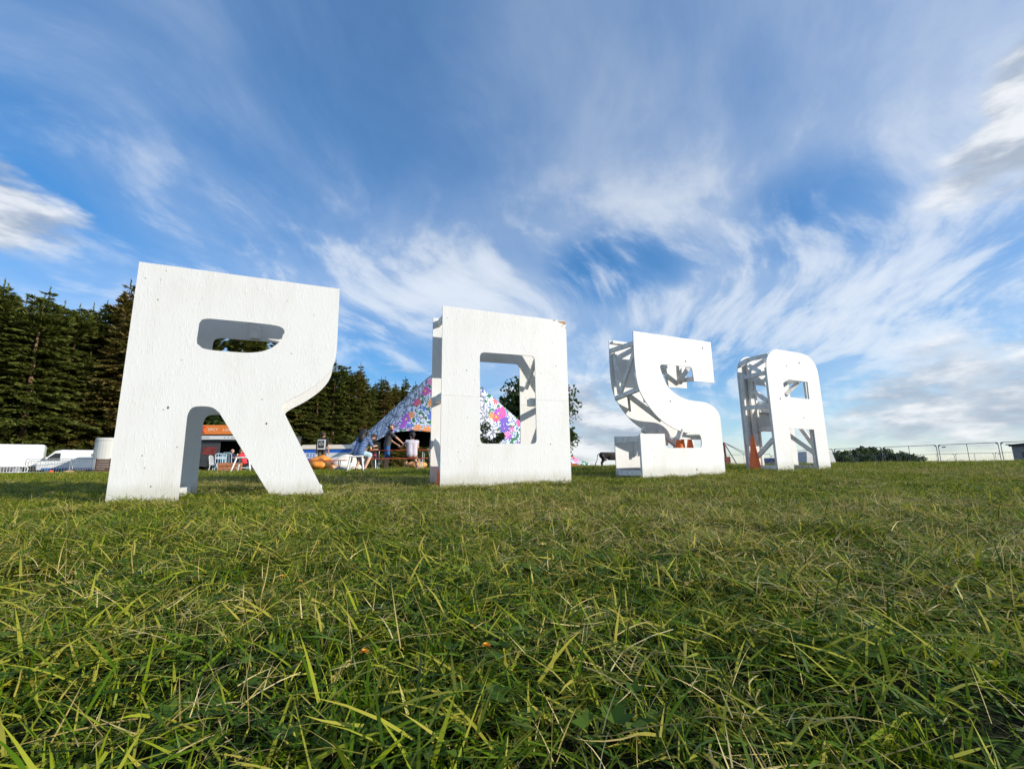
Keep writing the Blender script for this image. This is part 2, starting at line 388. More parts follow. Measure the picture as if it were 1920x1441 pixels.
def build_letters():
    # R
    t, D = letter('R', 'tall white painted board letter R, the nearest and biggest of the four')
    panels(t, D, R_outer, [R_hole])
    f, b = .02, D - .02
    beams(t, [((.06, f, 2.37), (.06, b, 2.37)), ((1.90, f, 2.37), (1.90, b, 2.37)), ((1.0, f, 2.37), (1.0, b, 2.37)), ((.06, f, 1.2), (.06, b, 1.2)), ((1.92, f, 1.72), (1.92, b, 1.72)), ((.06, f, .06), (.06, b, .06)), ((.50, f, .06), (.50, b, .06)),
              ((1.60, f, .06), (1.60, b, .06)), ((1.88, f, .06), (1.88, b, .06)), ((1.36, f, 1.10), (1.36, b, 1.10))], name='spacer')
    beams(t, [((.05, f + .03, .12), (.05, b - .03, 1.14)), ((.05, f + .03, 2.30), (.05, b - .03, 1.26)), ((1.93, f + .03, 2.30), (1.93, b - .03, 1.78)), ((.10, .30, 2.315), (1.86, .30, 2.315), .04, .16)], .045, .085)  # last one is an unseen top board added to shade the back panel
    beams(t, [((.04, .041, 0), (.04, .041, 2.42)), ((.04, D - .041, 0), (.04, D - .041, 2.42)), ((.1, .041, 2.41), (1.9, .041, 2.41)), ((1.03, D - .035, 1.93), (1.03, D - .035, 2.40), .11, .035)], .045, .045, 'batten')
    # O: two sheets on each face, sides open
    t, D = letter('O', 'white painted board letter O with a seam across its middle, open sides showing struts')
    T = .018
    for y0, nm in ((0, 'front'), (D - T, 'back')):
        MB().prism(O_up, [], y0, y0 + T).build(nm + '_upper_panel', M_BOARD, t)
        MB().prism(O_dn, [], y0, y0 + T).build(nm + '_lower_panel', M_BOARD, t)
    f, b = .02, D - .02
    beams(t, [((.09, f, 2.36), (.09, b, 2.36)), ((1.86, f, 2.36), (1.86, b, 2.36)), ((.09, f, 1.20), (.09, b, 1.20), .10, .10), ((1.86, f, 1.20), (1.86, b, 1.20)),
              ((.09, f, .06), (.09, b, .06)), ((1.86, f, .06), (1.86, b, .06))], name='spacer')
    beams(t, [((1.88, f + .03, 2.30), (1.88, b - .03, 1.26)), ((1.88, f + .03, .12), (1.88, b - .03, 1.14)), ((1.44, f, 1.84), (1.50, b - .03, 1.45), .04, .07),
              ((.06, f + .03, .12), (.06, b - .03, .62)), ((1.345, f + .10, 1.165), (1.46, f + .10, 1.165), .13, .10)], .045, .085)
    beams(t, [((.05, .041, 1.0), (.05, .041, 2.42)), ((1.90, .041, .02), (1.90, .041, 2.42)), ((.30, .041, 2.38), (1.80, .041, 2.38)), ((1.90, D - .041, .02), (1.90, D - .041, 2.42))], .045, .045, 'batten')
    # S
    t, D = letter('S', 'white painted board letter S with an open back, its diagonal struts showing on the left')
    panels(t, D, S_outer, [])
    f, b = .02, D - .02
    beams(t, [((.02, b, 2.25), (.02, f, 2.235)), ((.05, b - .05, 2.20), (.08, b - .10, 1.44)), ((.03, f + .03, 2.08), (.075, b - .13, 1.45)), ((.065, b, 1.37), (.075, f, 1.455)),
              ((.17, b - .22, 1.40), (.35, b - .03, 1.17)), ((.13, b - .26, 1.40), (.62, f + .12, .95)), ((1.464, .45, 2.3), (1.481, .47, 1.70), .09, .05), ((1.64, .35, 2.05), (1.40, .37, 1.76)),
              ((1.155, .5, 1.862), (1.446, .5, 1.709)), ((1.378, f, 1.72), (1.556, .45, 1.78)), ((1.30, b - .04, 2.07), (1.12, b - .04, 1.94)),
              ((.95, f, .80), (.90, f + .05, .62)), ((.98, .13, .665), (1.60, .15, .672)), ((1.0, b - .04, .80), (1.55, b - .04, .45)), ((.62, b - .03, .85), (1.2, b - .03, .60), .06, .12)], .045, .08)
    beams(t, [((1.80, f, 2.38), (1.80, b, 2.38)), ((1.88, f, .9), (1.88, b, .9)), ((.05, f, .62), (.05, b, .62)), ((.05, f, .06), (.05, b, .06)), ((1.87, f, .06), (1.87, b, .06)), ((.60, f, 2.36), (.60, b, 2.36))], name='spacer')
    beams(t, [((.04, .041, .0), (.04, .041, .68)), ((1.885, .041, 0), (1.885, .041, 1.0)), ((.1, D - .041, .655), (.5, D - .041, .655)), ((.04, D - .041, 2.41), (1.2, D - .041, 2.41)), ((.43, D - .041, .35), (.43, D - .041, .62))], .045, .045, 'batten')
    # A
    t, D = letter('A', 'white painted board letter A with rounded shoulders, the farthest of the four, open sided')
    panels(t, D, A_outer, [A_hole])
    f, b = .02, D - .02
    beams(t, [((.345, b, 2.38), (.12, f, 2.31)), ((.05, b - .03, 2.22), (.34, b - .03, 2.37)), ((.10, b, 1.96), (.05, f, 1.95)), ((.13, .5, 2.20), (.16, .28, 2.02)),
              ((.05, b - .06, .13), (.03, f + .03, .60)), ((.22, .5, 1.64), (.06, .1, 1.36)), ((.05, b, 1.30), (.05, f, 1.27)), ((.40, b, .84), (.40, f, .86)), ((.10, .3, .05), (.44, .3, .05)),
              ((1.484, .4, 1.89), (1.12, .5, 1.57)), ((1.0, .45, .76), (1.26, .08, .33)), ((.05, f, .05), (.05, b, .05)), ((1.56, f, .05), (1.56, b, .05)), ((1.26, f, .05), (1.26, b, .05)),
              ((1.56, f, 1.95), (1.56, b, 1.95)), ((1.45, f, 2.28), (1.45, b, 2.28)), ((1.56, f, 1.2), (1.56, b, 1.2)), ((.85, f, 2.40), (.85, b, 2.40)), ((1.56, f + .03, .12), (1.56, b - .03, 1.15)), ((.47, b - .05, 1.40), (.47, f + .05, 1.02), .045, .09)], .045, .085)
    beams(t, [((.28, b - .06, 2.36), (.26, b - .06, .0), .10, .045), ((.055, b - .035, 2.0), (.055, b - .035, 0), .045, .07), ((.04, .041, 0), (.04, .041, 2.05), .045, .045), ((1.19, .045, .815), (1.19, .045, 1.83), .045, .05),
              ((1.24, .06, 0), (1.24, .06, .82), .09, .05), ((1.565, .041, 0), (1.565, .041, 2.0), .045, .045), ((.43, b - .03, 0), (.43, b - .03, 1.9), .045, .045), ((.5, b - .03, 1.25), (1.2, b - .03, 1.25), .045, .07), ((.50, .041, .87), (1.17, .041, .87), .045, .045)], .045, .045, 'post')
build_letters()
def knots():
    m = mat('dark_knot', (.16, .12, .09), .8, var=.4, scale=80); roots = [o for o in bpy.data.objects if o.name.startswith('giant_letter')]
    for t, lst in zip(roots, ([(.40, .92, .016), (.34, .135, .010), (1.30, .78, .014), (.20, 2.05, .008)], [(.35, 1.55, .010), (1.62, .55, .010), (1.75, 1.72, .009)], [(1.62, 2.31, .024), (1.16, 2.02, .022), (.72, 1.27, .018), (1.22, .10, .020)], [(1.02, 2.22, .024), (.62, 2.12, .018), (.30, 1.42, .022), (.95, 1.05, .014)])):
        for u, v, r in lst:
            k = MB(); n = 9; k.prism([(u + r * math.cos(6.283 * i / n) * random.uniform(.5, .8), v + r * math.sin(6.283 * i / n) * random.uniform(.8, 1.2)) for i in range(n)], [], -.0018, .001); k.build('knot', m, t)
    o = roots[1]; st = mat('rusty_stain', (.42, .27, .15), .8, var=.35, scale=40)
    for pts in ([(1.80, 2.43), (1.83, 2.405), (1.88, 2.40), (1.90, 2.38), (1.945, 2.385), (1.945, 2.435)], [(1.72, 2.436), (1.73, 2.42), (1.765, 2.425), (1.77, 2.436)], [(1.935, 2.33), (1.946, 2.31), (1.946, 2.36)], [(1.86, 2.36), (1.89, 2.345), (1.885, 2.37)]): MB().prism(pts, [], -.0015, .001).build('paint_chip', st, o)
knots()
def letter_world(k, u, d, v=0.0):
    x, y, z, yaw, D = LET[k]; a = R_(yaw)
    return Vector((x + u * math.cos(a) - d * math.sin(a), y + u * math.sin(a) + d * math.cos(a), CAM_H + z + v))

# scuffs: a nail hole and a drilled hole in the R, knots on the S and A are in the paint material
# traffic cones kept inside the letters
M_ORANGE = mat('orange_plastic', (.86, .16, .025), .45, var=.1)
M_BAND = mat('white_reflective_band', (.78, .78, .76), .4)
def cone(label, p, rz, tilt=0, h=.74, w=1.0):
    t = thing('traffic_cone', label, 'traffic cone', p, rz, 'orange cones stood inside the letters'); t.rotation_euler = (tilt, 0, rz); t.scale = (w, w, 1)
    mb = MB(); prof = [(.165, .03), (.145, .06), (.03, h), (.022, h + .005)]; n = 20
    vs = []; fs = []
    for r, z in prof:
        for k in range(n): vs.append((r * math.cos(2 * math.pi * k / n), r * math.sin(2 * math.pi * k / n), z))
    for i in range(len(prof) - 1):
        for k in range(n): fs.append((i * n + k, i * n + (k + 1) % n, (i + 1) * n + (k + 1) % n, (i + 1) * n + k))
    fs.append(tuple(range((len(prof) - 1) * n, len(prof) * n)))
    mb.add(vs, fs).build('body', M_ORANGE, t, smooth=True)
    s = .19; b = MB(); b.prism([(-s, -s + .05), (-s + .05, -s), (s - .05, -s), (s, -s + .05), (s, s - .05), (s - .05, s), (-s + .05, s), (-s, s - .05)], [], 0, .035)
    b.v = [(x, z, y) for x, y, z in b.v]; b.f = [tuple(reversed(q)) for q in b.f]; b.build('base', M_ORANGE, t)
cone('orange cone inside the left leg of the letter A', letter_world('A', .0, .50, -.04), .4, w=.78)
cone('orange cone showing between the two panels at the left edge of the letter O', letter_world('O', .16, .30, -.03), .4, h=.70)
cone('orange cone glimpsed through the lower opening of the letter S', letter_world('S', 1.56, .42, -.03), .3, h=.72)
cone('second orange cone, leaning behind the lower opening of the letter S', letter_world('S', 1.20, .36, .06), .3, .12, h=.80)

# ------------------------------------------------------------------ trees
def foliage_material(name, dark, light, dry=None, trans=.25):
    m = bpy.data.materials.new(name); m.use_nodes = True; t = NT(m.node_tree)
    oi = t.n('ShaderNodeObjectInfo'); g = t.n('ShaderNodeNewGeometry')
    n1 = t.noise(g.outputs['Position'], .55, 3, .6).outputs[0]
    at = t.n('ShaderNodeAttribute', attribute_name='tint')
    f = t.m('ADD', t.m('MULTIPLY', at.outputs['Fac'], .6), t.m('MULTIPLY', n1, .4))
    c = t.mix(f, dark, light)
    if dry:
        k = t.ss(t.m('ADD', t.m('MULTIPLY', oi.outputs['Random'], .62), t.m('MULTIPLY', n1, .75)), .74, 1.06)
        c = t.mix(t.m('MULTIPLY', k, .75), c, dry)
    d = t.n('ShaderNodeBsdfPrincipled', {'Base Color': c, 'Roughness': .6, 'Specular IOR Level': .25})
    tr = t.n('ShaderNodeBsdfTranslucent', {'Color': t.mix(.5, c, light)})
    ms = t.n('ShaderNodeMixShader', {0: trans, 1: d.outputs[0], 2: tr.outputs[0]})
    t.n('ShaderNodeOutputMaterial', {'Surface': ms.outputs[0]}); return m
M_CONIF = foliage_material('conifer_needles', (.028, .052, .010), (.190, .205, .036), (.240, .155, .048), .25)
M_BROAD = foliage_material('broad_leaves', (.022, .045, .010), (.070, .115, .022), None, .3)
M_BARK = mat('conifer_bark', (.20, .115, .065), .9, var=.4, scale=6, bump=.6)

def quads_mesh(name, P, A, B, tint, m):
    """one diamond-shaped leaf or spray per row: centre P, half axes A (long) and B"""
    n = len(P)
    V = np.stack([P - A, P + B - A * .15, P + A, P - B - A * .15], 1).reshape(-1, 3)
    me = bpy.data.meshes.new(name)
    me.vertices.add(4 * n); me.vertices.foreach_set('co', V.ravel())
    me.loops.add(4 * n); me.loops.foreach_set('vertex_index', np.arange(4 * n, dtype=np.int32))
    me.polygons.add(n); me.polygons.foreach_set('loop_start', np.arange(0, 4 * n, 4, dtype=np.int32)); me.polygons.foreach_set('loop_total', np.full(n, 4, np.int32))
    me.update(calc_edges=True)
    a = me.attributes.new('tint', 'FLOAT', 'FACE'); a.data.foreach_set('value', tint.astype(np.float32))
    me.materials.append(m); return me
def unit(a): return a / np.maximum(np.linalg.norm(a, axis=-1, keepdims=True), 1e-9)

def conifer_meshes(H, Rm, seed, bare=.1, dens=1.0, pine=False):
    r = np.random.default_rng(seed)
    tp = [(0, 0, -.3)]; x = y = 0
    for i in range(1, 9):
        x += r.normal(0, .06); y += r.normal(0, .06); tp.append((x, y, H * i / 8.3))
    tp = np.array(tp)
    trunk = MB().path(tp, [max(.02, .021 * H * (1 - .96 * i / 8) ** .9) for i in range(9)], 8)
    def axis(h): return np.array([np.interp(h, tp[:, 2], tp[:, 0]), np.interp(h, tp[:, 2], tp[:, 1]), h])
    P = []; A = []; B = []; T = []; q1, q2 = r.uniform(0, 6.28, 2)
    lob = lambda f: .86 + .13 * math.sin(9 * f + q1) + .10 * math.sin(23 * f + q2)
    h = bare * H
    while h < H * .985:
        f = h / H
        nb = int(r.integers(4, 7)) if f < .93 else 3
        ph = r.uniform(0, 6.28)
        prof = (min(1, .50 + f * 1.6) if pine else 1) * (1 - f) ** (.42 if pine else .66) * lob(f)
        for k in range(nb):
            L = Rm * prof * r.uniform(.40, 1.22) + .15
            if r.random() < .06: L *= .4
            a = ph + 2 * math.pi * k / nb + r.normal(0, .25)
            rise = r.normal(.30 if f > .75 else (-.02 if f > .4 else -.18), .14)
            d = np.array([math.cos(a), math.sin(a), 0]); o = axis(h)
            m = int(max(8, L * 46 * dens))
            s = np.sqrt(r.uniform(.02, 1, m))
            side = np.array([-d[1], d[0], 0])
            wid = (.16 + .46 * L * (1 - s) ** .6)
            lat = r.uniform(-1, 1, m) * wid
            z = L * (rise * s - .16 * s ** 2 + .10 * np.maximum(0, s - .7)) + r.normal(0, .05, m) - .12 * np.abs(lat)
            p = o + d * (L * s)[:, None] + side * lat[:, None]; p[:, 2] += z
            al = unit(d * 1.0 + side * (np.sign(lat) * r.uniform(.2, 1.0, m))[:, None] + np.stack([r.normal(0, .15, m), r.normal(0, .15, m), r.normal(-.12 + .6 * (f > .8), .25, m)], 1))
            ln = r.uniform(.16, .34, m) * (1 if f < .9 else .75)
            rnd = unit(r.normal(0, 1, (m, 3)) * [.6, .6, 1.0] + [0, 0, 1.2]); b = unit(np.cross(al, rnd)) * (ln * r.uniform(.24, .42, m))[:, None]
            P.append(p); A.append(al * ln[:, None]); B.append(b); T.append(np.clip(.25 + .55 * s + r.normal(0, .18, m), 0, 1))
        h += H * r.uniform(.012, .034) * (1.0 if f < .85 else .8)
    # leader
    m = 16; hh = r.uniform(.93, 1.02, m) * H; p = np.stack([axis(min(q, H * .99)) for q in hh]); p[:, 2] = hh
    al = unit(np.stack([r.normal(0, .5, m), r.normal(0, .5, m), np.ones(m)], 1)); P.append(p); A.append(al * .22); B.append(unit(np.cross(al, r.normal(0, 1, (m, 3)))) * .06); T.append(np.full(m, .7))
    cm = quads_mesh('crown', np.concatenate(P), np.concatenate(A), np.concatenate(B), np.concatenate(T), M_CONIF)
    return trunk, cm
def put_mesh(name, me, parent):
    o = bpy.data.objects.new(name, me); col.objects.link(o); o.parent = parent; return o

def build_wood():
    var = []
    for i, (H, Rm, bare, pine) in enumerate(((17, 4.3, .05, False), (18.5, 4.2, .04, False), (16.5, 4.6, .10, True), (17.5, 4.6, .03, False), (16, 4.7, .12, True), (18.6, 3.9, .05, False))):
        tr, cm = conifer_meshes(H, Rm, 40 + i, bare, 1.0, pine)
        t0 = tr.build('trunk', M_BARK, None, smooth=True); tm = t0.data; bpy.data.objects.remove(t0)
        var.append((tm, cm, pine, H))
    r = np.random.default_rng(5)
    # the edge of the wood runs away from behind the parked vans to behind the tent
    edge = [(-64, 30), (-50, 43), (-46, 50), (-38.5, 62), (-33, 74), (-29, 86), (-25, 99), (-19, 112)]
    seg = np.array(edge, float); cum = np.concatenate([[0], np.cumsum(np.linalg.norm(np.diff(seg, axis=0), axis=1))])
    n = 0
    for row in range(5):
        s = r.uniform(0, 2)
        while s < cum[-1]:
            x = np.interp(s, cum, seg[:, 0]); y = np.interp(s, cum, seg[:, 1])
            nx, ny = -.90, .44
            x += nx * row * 5.0 + r.normal(0, .9); y += ny * row * 5.0 + r.normal(0, .9)
            tm, cm, pine, H = var[int(r.integers(0, 6))]
            where = 'behind the parked vans' if y < 56 else ('behind the food trailer' if y < 78 else 'towards the flower tent')
            depth = 'at the front edge of the wood' if row == 0 else 'deeper in the wood'
            t = thing('conifer_tree', ('broad brown-green pine ' if pine else 'dark green spruce ') + depth + ' ' + where, 'tree', (x, y, gz(x, y)), r.uniform(0, 6.28), 'conifers of the dense wood on the left')
            sc = r.uniform(.98, 1.2) * (1.0 if row else .95)
            if row == 0 and r.random() < .2: sc *= .75
            sc *= 1.0 + .12 * float(sstep(50, 56, y) * sstep(80, 70, y))
            t.scale = (sc * r.uniform(.92, 1.1), sc * r.uniform(.92, 1.1), sc)
            put_mesh('trunk', tm, t); put_mesh('crown', cm, t); n += 1
            s += (r.uniform(2.3, 3.6) + row * .3) * (.72 if y < 58 else 1.0)
    return n
build_wood()

def leaf_cloud(r, blobs, n, leaf, tint0=.2):
    P = []; T = []
    for (c, rad, w) in blobs:
        m = int(n * w); u = unit(r.normal(0, 1, (m, 3))); q = r.uniform(.2, 1, m) ** .5 * (1 + .25 * r.random(m) ** 4) * (1 + .18 * np.sin(u[:, 0] * 5 + c[2]) * np.sin(u[:, 2] * 6 + c[0]))
        P.append(np.array(c) + u * (q[:, None]) * np.array(rad)); T.append(np.clip(tint0 + .6 * (q - .3) + r.normal(0, .2, m), 0, 1))
    P = np.concatenate(P); T = np.concatenate(T); m = len(P)
    al = unit(r.normal(0, 1, (m, 3))); b = unit(np.cross(al, r.normal(0, 1, (m, 3))))
    ln = leaf * r.uniform(.6, 1.3, m)[:, None]
    return P, al * ln, b * ln * .62, T
def broad_tree(label, loc, H, Rad, seed, n=9000, leaf=.16, name='leafy_tree', cat='tree', nb=26, trunk_r=.2, low=.3, group=None):
    r = np.random.default_rng(seed); t = thing(name, label, cat, loc, 0, group)
    mb = MB(); mb.path([(0, 0, -.3), (.1, 0, H * .25), (0, .1, H * .5), (.05, 0, H * .8)], [trunk_r, trunk_r * .8, trunk_r * .55, trunk_r * .15], 8)
    blobs = []
    for k in range(nb):
        a = r.uniform(0, 6.28); hh = r.uniform(low, .97); rr = Rad * math.sqrt(max(0.02, 1 - ((hh - .55) / .52) ** 2)) * r.uniform(.35, .85)
        c = (rr * math.cos(a), rr * math.sin(a), hh * H); s = Rad * r.uniform(.24, .42); blobs.append((c, (s, s, s * .85), 1 / nb)); mb.path([(0, 0, H * min(.75, hh * .6)), (c[0] * .5, c[1] * .5, H * hh * .85), c], [trunk_r * .4, trunk_r * .2, .02], 5)
    mb.build('trunk', M_BARK, t, smooth=True)
    put_mesh('crown', quads_mesh('crown', *leaf_cloud(r, blobs, n, leaf), M_BROAD), t)
    return t
def on_ground(px, Y, dz=0):
    p = W(px, 880, Y); return (p.x, Y, gz(p.x, Y) + dz)
broad_tree('dark leafy round-crowned tree standing behind the letter O and the tent', on_ground(1008, 48), 9.0, 4.5, 3, 16000, .19, nb=64, low=.2)
broad_tree('small dark bush before the tent, low in the opening of the letter O', on_ground(914, 26.5), 2.5, 1.0, 8, 3500, .075, 'bush', 'bush', 16, .05, .12)
broad_tree('bright green bush behind the roof of the food trailer', on_ground(415, 44), 6.2, 2.2, 9, 5000, .15, 'bush', 'bush', 18, .08, .12)
for i, (px, Y, H, rad, lab) in enumerate(((1583, 72, 2.2, 3.0, 'low dark tree beside the white block, leftmost of the far clump past the fence'), (1612, 80, 2.7, 3.6, 'dark round tree second from left in the far clump past the fence'),
        (1633, 84, 3.35, 2.8, 'tallest dark tree of the far clump past the fence'), (1655, 84, 2.7, 3.4, 'dark tree just right of the tallest one past the fence'), (1682, 88, 2.5, 3.4, 'low dark tree near the right end of the far clump'), (1707, 90, 2.1, 3.2, 'rightmost and lowest dark tree of the far clump past the fence'))):
    x, y, z = on_ground(px, Y); broad_tree(lab, (x, y, z), (H - z) * .86, rad * .8, 20 + i, 4200, .24, 'distant_tree', 'tree', 34, .12, .08, 'far trees beyond the mesh fence')

# ------------------------------------------------------------------ flower-printed tent
def tent_material():
    """white canvas inked with fine doodles; a drift of printed flowers follows the hem and the right-hand hip (uv: u across, v up, in metres)"""
    m = bpy.data.materials.new('printed_canvas'); m.use_nodes = True; t = NT(m.node_tree)
    uv = t.n('ShaderNodeUVMap', uv_map='UVMap').outputs[0]
    wob = t.vm('ADD', uv, t.vm('SCALE', t.vm('SUBTRACT', t.noise(uv, 1.6, 2).outputs['Color'], (.5, .5, .5)), .7))
    ink = []
    for sc, th in ((2.1, .085), (1.1, .04)):
        v = t.n('ShaderNodeTexVoronoi', {'Vector': wob, 'Scale': sc}, feature='DISTANCE_TO_EDGE'); ink.append(t.ss(v.outputs[0], th, th * .4))
    w = t.n('ShaderNodeTexWave', {'Vector': wob, 'Scale': 1.1, 'Distortion': 9.0, 'Detail': 2.0}); ink.append(t.ss(w.outputs['Fac'], .86, .95))
    inkf = t.m('MINIMUM', t.m('ADD', t.m('ADD', ink[0], ink[1]), t.m('MULTIPLY', ink[2], .9)), 1.0)
    paper = t.mix(t.m('MULTIPLY', inkf, .74), (.80, .80, .86), (.03, .035, .06))
    v = t.n('ShaderNodeTexVoronoi', {'Vector': uv, 'Scale': 1.45, 'Randomness': .8}, feature='F1')
    dl = t.vm('SUBTRACT', t.vm('SCALE', uv, 1.45), t.vm('SCALE', v.outputs['Position'], 1.45)); dx = t.n('ShaderNodeSeparateXYZ', {0: dl})
    ang = t.m('ARCTAN2', dx.outputs[1], dx.outputs[0]); rr = v.outputs['Distance']
    rc = t.n('ShaderNodeSeparateColor', {0: v.outputs['Color']})
    pet = t.m('ADD', t.m('MULTIPLY', t.m('ABSOLUTE', t.m('SINE', t.m('MULTIPLY', ang, 3.5))), .17), .40)
    isf = t.ss(t.m('SUBTRACT', pet, rr), -.01, .03)
    colr = t.ramp(rc.outputs[0], [(0, (.62, .03, .30)), (.17, (.85, .26, .02)), (.32, (.10, .02, .42)), (.46, (.02, .10, .55)), (.58, (.75, .05, .10)), (.70, (.02, .25, .10)), (.76, (.85, .20, .45)), (.88, (.34, .03, .48))], 'CONSTANT')
    heart = t.mix(t.ss(rr, .16, .11), colr, (.85, .55, .05))
    vein = t.mix(t.m('MULTIPLY', t.ss(t.m('SINE', t.m('MULTIPLY', ang, 14)), .5, .95), .55), heart, (.85, .82, .86))
    leafy = t.ramp(t.noise(uv, 3.2, 3).outputs[0], [(.38, (.05, .20, .10)), (.46, (.75, .77, .82)), (.56, (.06, .16, .45)), (.64, (.70, .70, .80))], 'CONSTANT')
    flow = t.mix(isf, leafy, vein)
    su = t.n('ShaderNodeSeparateXYZ', {0: uv}); jit = t.m('MULTIPLY', t.m('SUBTRACT', t.noise(uv, .9, 2).outputs[0], .5), 1.8)
    msk = t.n('ShaderNodeUVMap', uv_map='Mask').outputs[0]; mk = t.n('ShaderNodeSeparateXYZ', {0: msk})
    on = t.ss(t.m('ADD', mk.outputs[0], t.m('MULTIPLY', jit, .35)), .47, .53)
    c = t.mix(on, paper, flow)
    b = t.n('ShaderNodeBsdfPrincipled', {'Base Color': c, 'Roughness': .6, 'Specular IOR Level': .2})
    t.n('ShaderNodeOutputMaterial', {'Surface': b.outputs[0]}); return m
M_CANVAS = tent_material()
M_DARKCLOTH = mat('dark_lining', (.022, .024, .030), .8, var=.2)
M_STEEL = mat('galvanised_steel', (.42, .43, .44), .45, .8, var=.15, scale=20)
M_ROPE = mat('dark_rope', (.05, .05, .07), .8)

def build_tent():
    YC = 33.0
    o = W(850, 876, YC); base = Vector((o.x, YC, gz(o.x, YC)))
    t = thing('marquee_tent', 'large peaked tent printed with black doodles and bright flowers, behind letter O', 'tent', base)
    # skyline of the canopy and lower hem of its front sheet, from photo columns at the tent's distance
    sky = [(606, 872), (640, 846), (700, 800), (760, 745), (800, 709), (826, 690), (860, 706), (905, 727), (940, 758), (975, 789), (1030, 832), (1075, 856), (1108, 870)]
    hem = [(606, 874), (640, 860), (700, 828), (735, 809), (780, 806), (820, 811), (860, 820), (905, 838), (940, 848), (975, 852), (1030, 862), (1075, 868), (1108, 873)]
    px = np.linspace(606, 1108, 90)
    ys = np.interp(px, *zip(*sky)); yh = np.interp(px, *zip(*hem))
    k = np.ones(7) / 7; pad = lambda a: np.convolve(np.pad(a, 3, 'edge'), k, 'valid')
    yh = pad(yh); NV = 22
    def sheet(name, m, sign, parent):
        vs = []; uvs = []; msk = []; fs = []
        for i, p in enumerate(px):
            a = min(1, (ys.max() - ys[i]) / 60); out = 1.2 + 2.6 * a
            for j in range(NV + 1):
                f = j / NV; dy = -sign * a * (out * (1 - f) ** 1.15) - sign * .15 * math.sin(math.pi * f) * a
                py = yh[i] + (ys[i] - yh[i]) * f + 2.2 * math.sin(math.pi * f) * a
                q = W(p, py, YC + dy) - base
                if sign < 0: q = W(p, py, YC - dy) - base; q.y = -q.y
                vs.append(tuple(q)); uvs.append((q.x + 20, (900 - py) * YC / FPX))
                # printed drift of flowers: towards the masts from the left, and down the right-hand hip
                e1 = ((p - 738) * 85 + (py - 800) * 68) / 109 if p < 850 else -30
                e2 = ((p - 898) * 102 - (py - 730) * 47) / 112
                msk.append((.5 + max(e1, e2 if p > 890 else -30) / 34, 0))
        n = NV + 1
        for i in range(len(px) - 1):
            for j in range(NV):
                q = (i * n + j, (i + 1) * n + j, (i + 1) * n + j + 1, i * n + j + 1)
                fs.append(q if sign > 0 else tuple(reversed(q)))
        ob = MB().add(vs, fs).build(name, m, parent, smooth=True)
        me = ob.data
        for nm, src in (('UVMap', uvs), ('Mask', msk)):
            l = me.uv_layers.new(name=nm); idx = np.zeros(len(me.loops), np.int32); me.loops.foreach_get('vertex_index', idx)
            l.data.foreach_set('uv', np.array(src, np.float32)[idx].ravel())
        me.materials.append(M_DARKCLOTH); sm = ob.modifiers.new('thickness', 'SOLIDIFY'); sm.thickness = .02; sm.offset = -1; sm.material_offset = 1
        return ob
    sheet('front_canvas', M_CANVAS, 1, t); sheet('rear_canvas', M_CANVAS, -1, t)
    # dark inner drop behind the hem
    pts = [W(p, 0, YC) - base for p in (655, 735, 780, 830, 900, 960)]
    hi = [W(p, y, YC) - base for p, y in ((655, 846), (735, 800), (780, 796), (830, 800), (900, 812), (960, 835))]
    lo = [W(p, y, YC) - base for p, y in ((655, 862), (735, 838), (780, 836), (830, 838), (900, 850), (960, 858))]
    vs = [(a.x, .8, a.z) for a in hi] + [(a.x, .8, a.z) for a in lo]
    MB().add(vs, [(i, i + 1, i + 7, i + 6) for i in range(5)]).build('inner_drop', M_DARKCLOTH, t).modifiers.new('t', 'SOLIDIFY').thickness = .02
    for p, y in ((826, 690), (905, 727)):
        a = W(p, y, YC) - base; MB().path([(a.x, 0, -.1), (a.x, 0, a.z + .05)], .06, 10).build('mast', M_STEEL, t, smooth=True)
    for p, y in ((735, 809), (820, 811), (940, 848)):
        a = W(p, y, YC) - base; MB().path([(a.x, -3.0, -.1), (a.x, -3.0, max(.5, a.z - .5))], .035, 8).build('prop_pole', M_STEEL, t, smooth=True)
build_tent()
def small_tent():
    p = on_ground(1088, 31); t = thing('canvas_wing', 'orange-red tip of canvas pegged to the grass right of the letter O', 'tent', p)
    m = mat('orange_canvas', (.72, .14, .06), .6, var=.15)
    vs = [(-.75, 0, .02), (-.75, .8, .02), (-.7, .4, .36), (.85, .35, .0), (.85, .45, .0)]
    MB().add(vs, [(0, 3, 2), (1, 2, 4), (0, 2, 1), (2, 3, 4), (0, 1, 4, 3)]).build('cloth', m, t)
    MB().path([(.85, .4, .0), (1.1, .4, -.05)], .012, 6).build('peg_rope', M_ROPE, t)
small_tent()

# ------------------------------------------------------------------ benches, tables, stools, bean bags
M_REDTOP = mat('orange_red_varnished_wood', (.55, .085, .03), .35, var=.15, scale=5)
M_DARKLEG = mat('dark_leg', (.02, .02, .024), .5)
M_WHITEP = mat('white_plastic', (.78, .78, .75), .4)
M_BLUEP = mat('pale_blue_plastic', (.45, .60, .68), .4)
def beer_furniture(name, label, cat, p, rz, L, wd, h, leg_m, group=None):
    t = thing(name, label, cat, p, rz, group)
    MB().box((0, 0, h - .014), (L, wd, .028)).build('top', M_REDTOP, t, bevel=.004)
    for sx in (-1, 1):
        x = sx * (L / 2 - .28); mb = MB()
        for sy in (-1, 1): mb.path([(x, sy * wd * .40, 0), (x + sx * .03, sy * wd * .36, h - .03)], .016, 6)
        mb.path([(x, -wd * .39, .16), (x, wd * .39, .16)], .012, 6); mb.path([(x, 0, .16), (x - sx * .35, 0, h - .03)], .010, 6)
        mb.build('leg_frame', leg_m, t)
    return t
def at_ground(px, Y): return on_ground(px, Y)
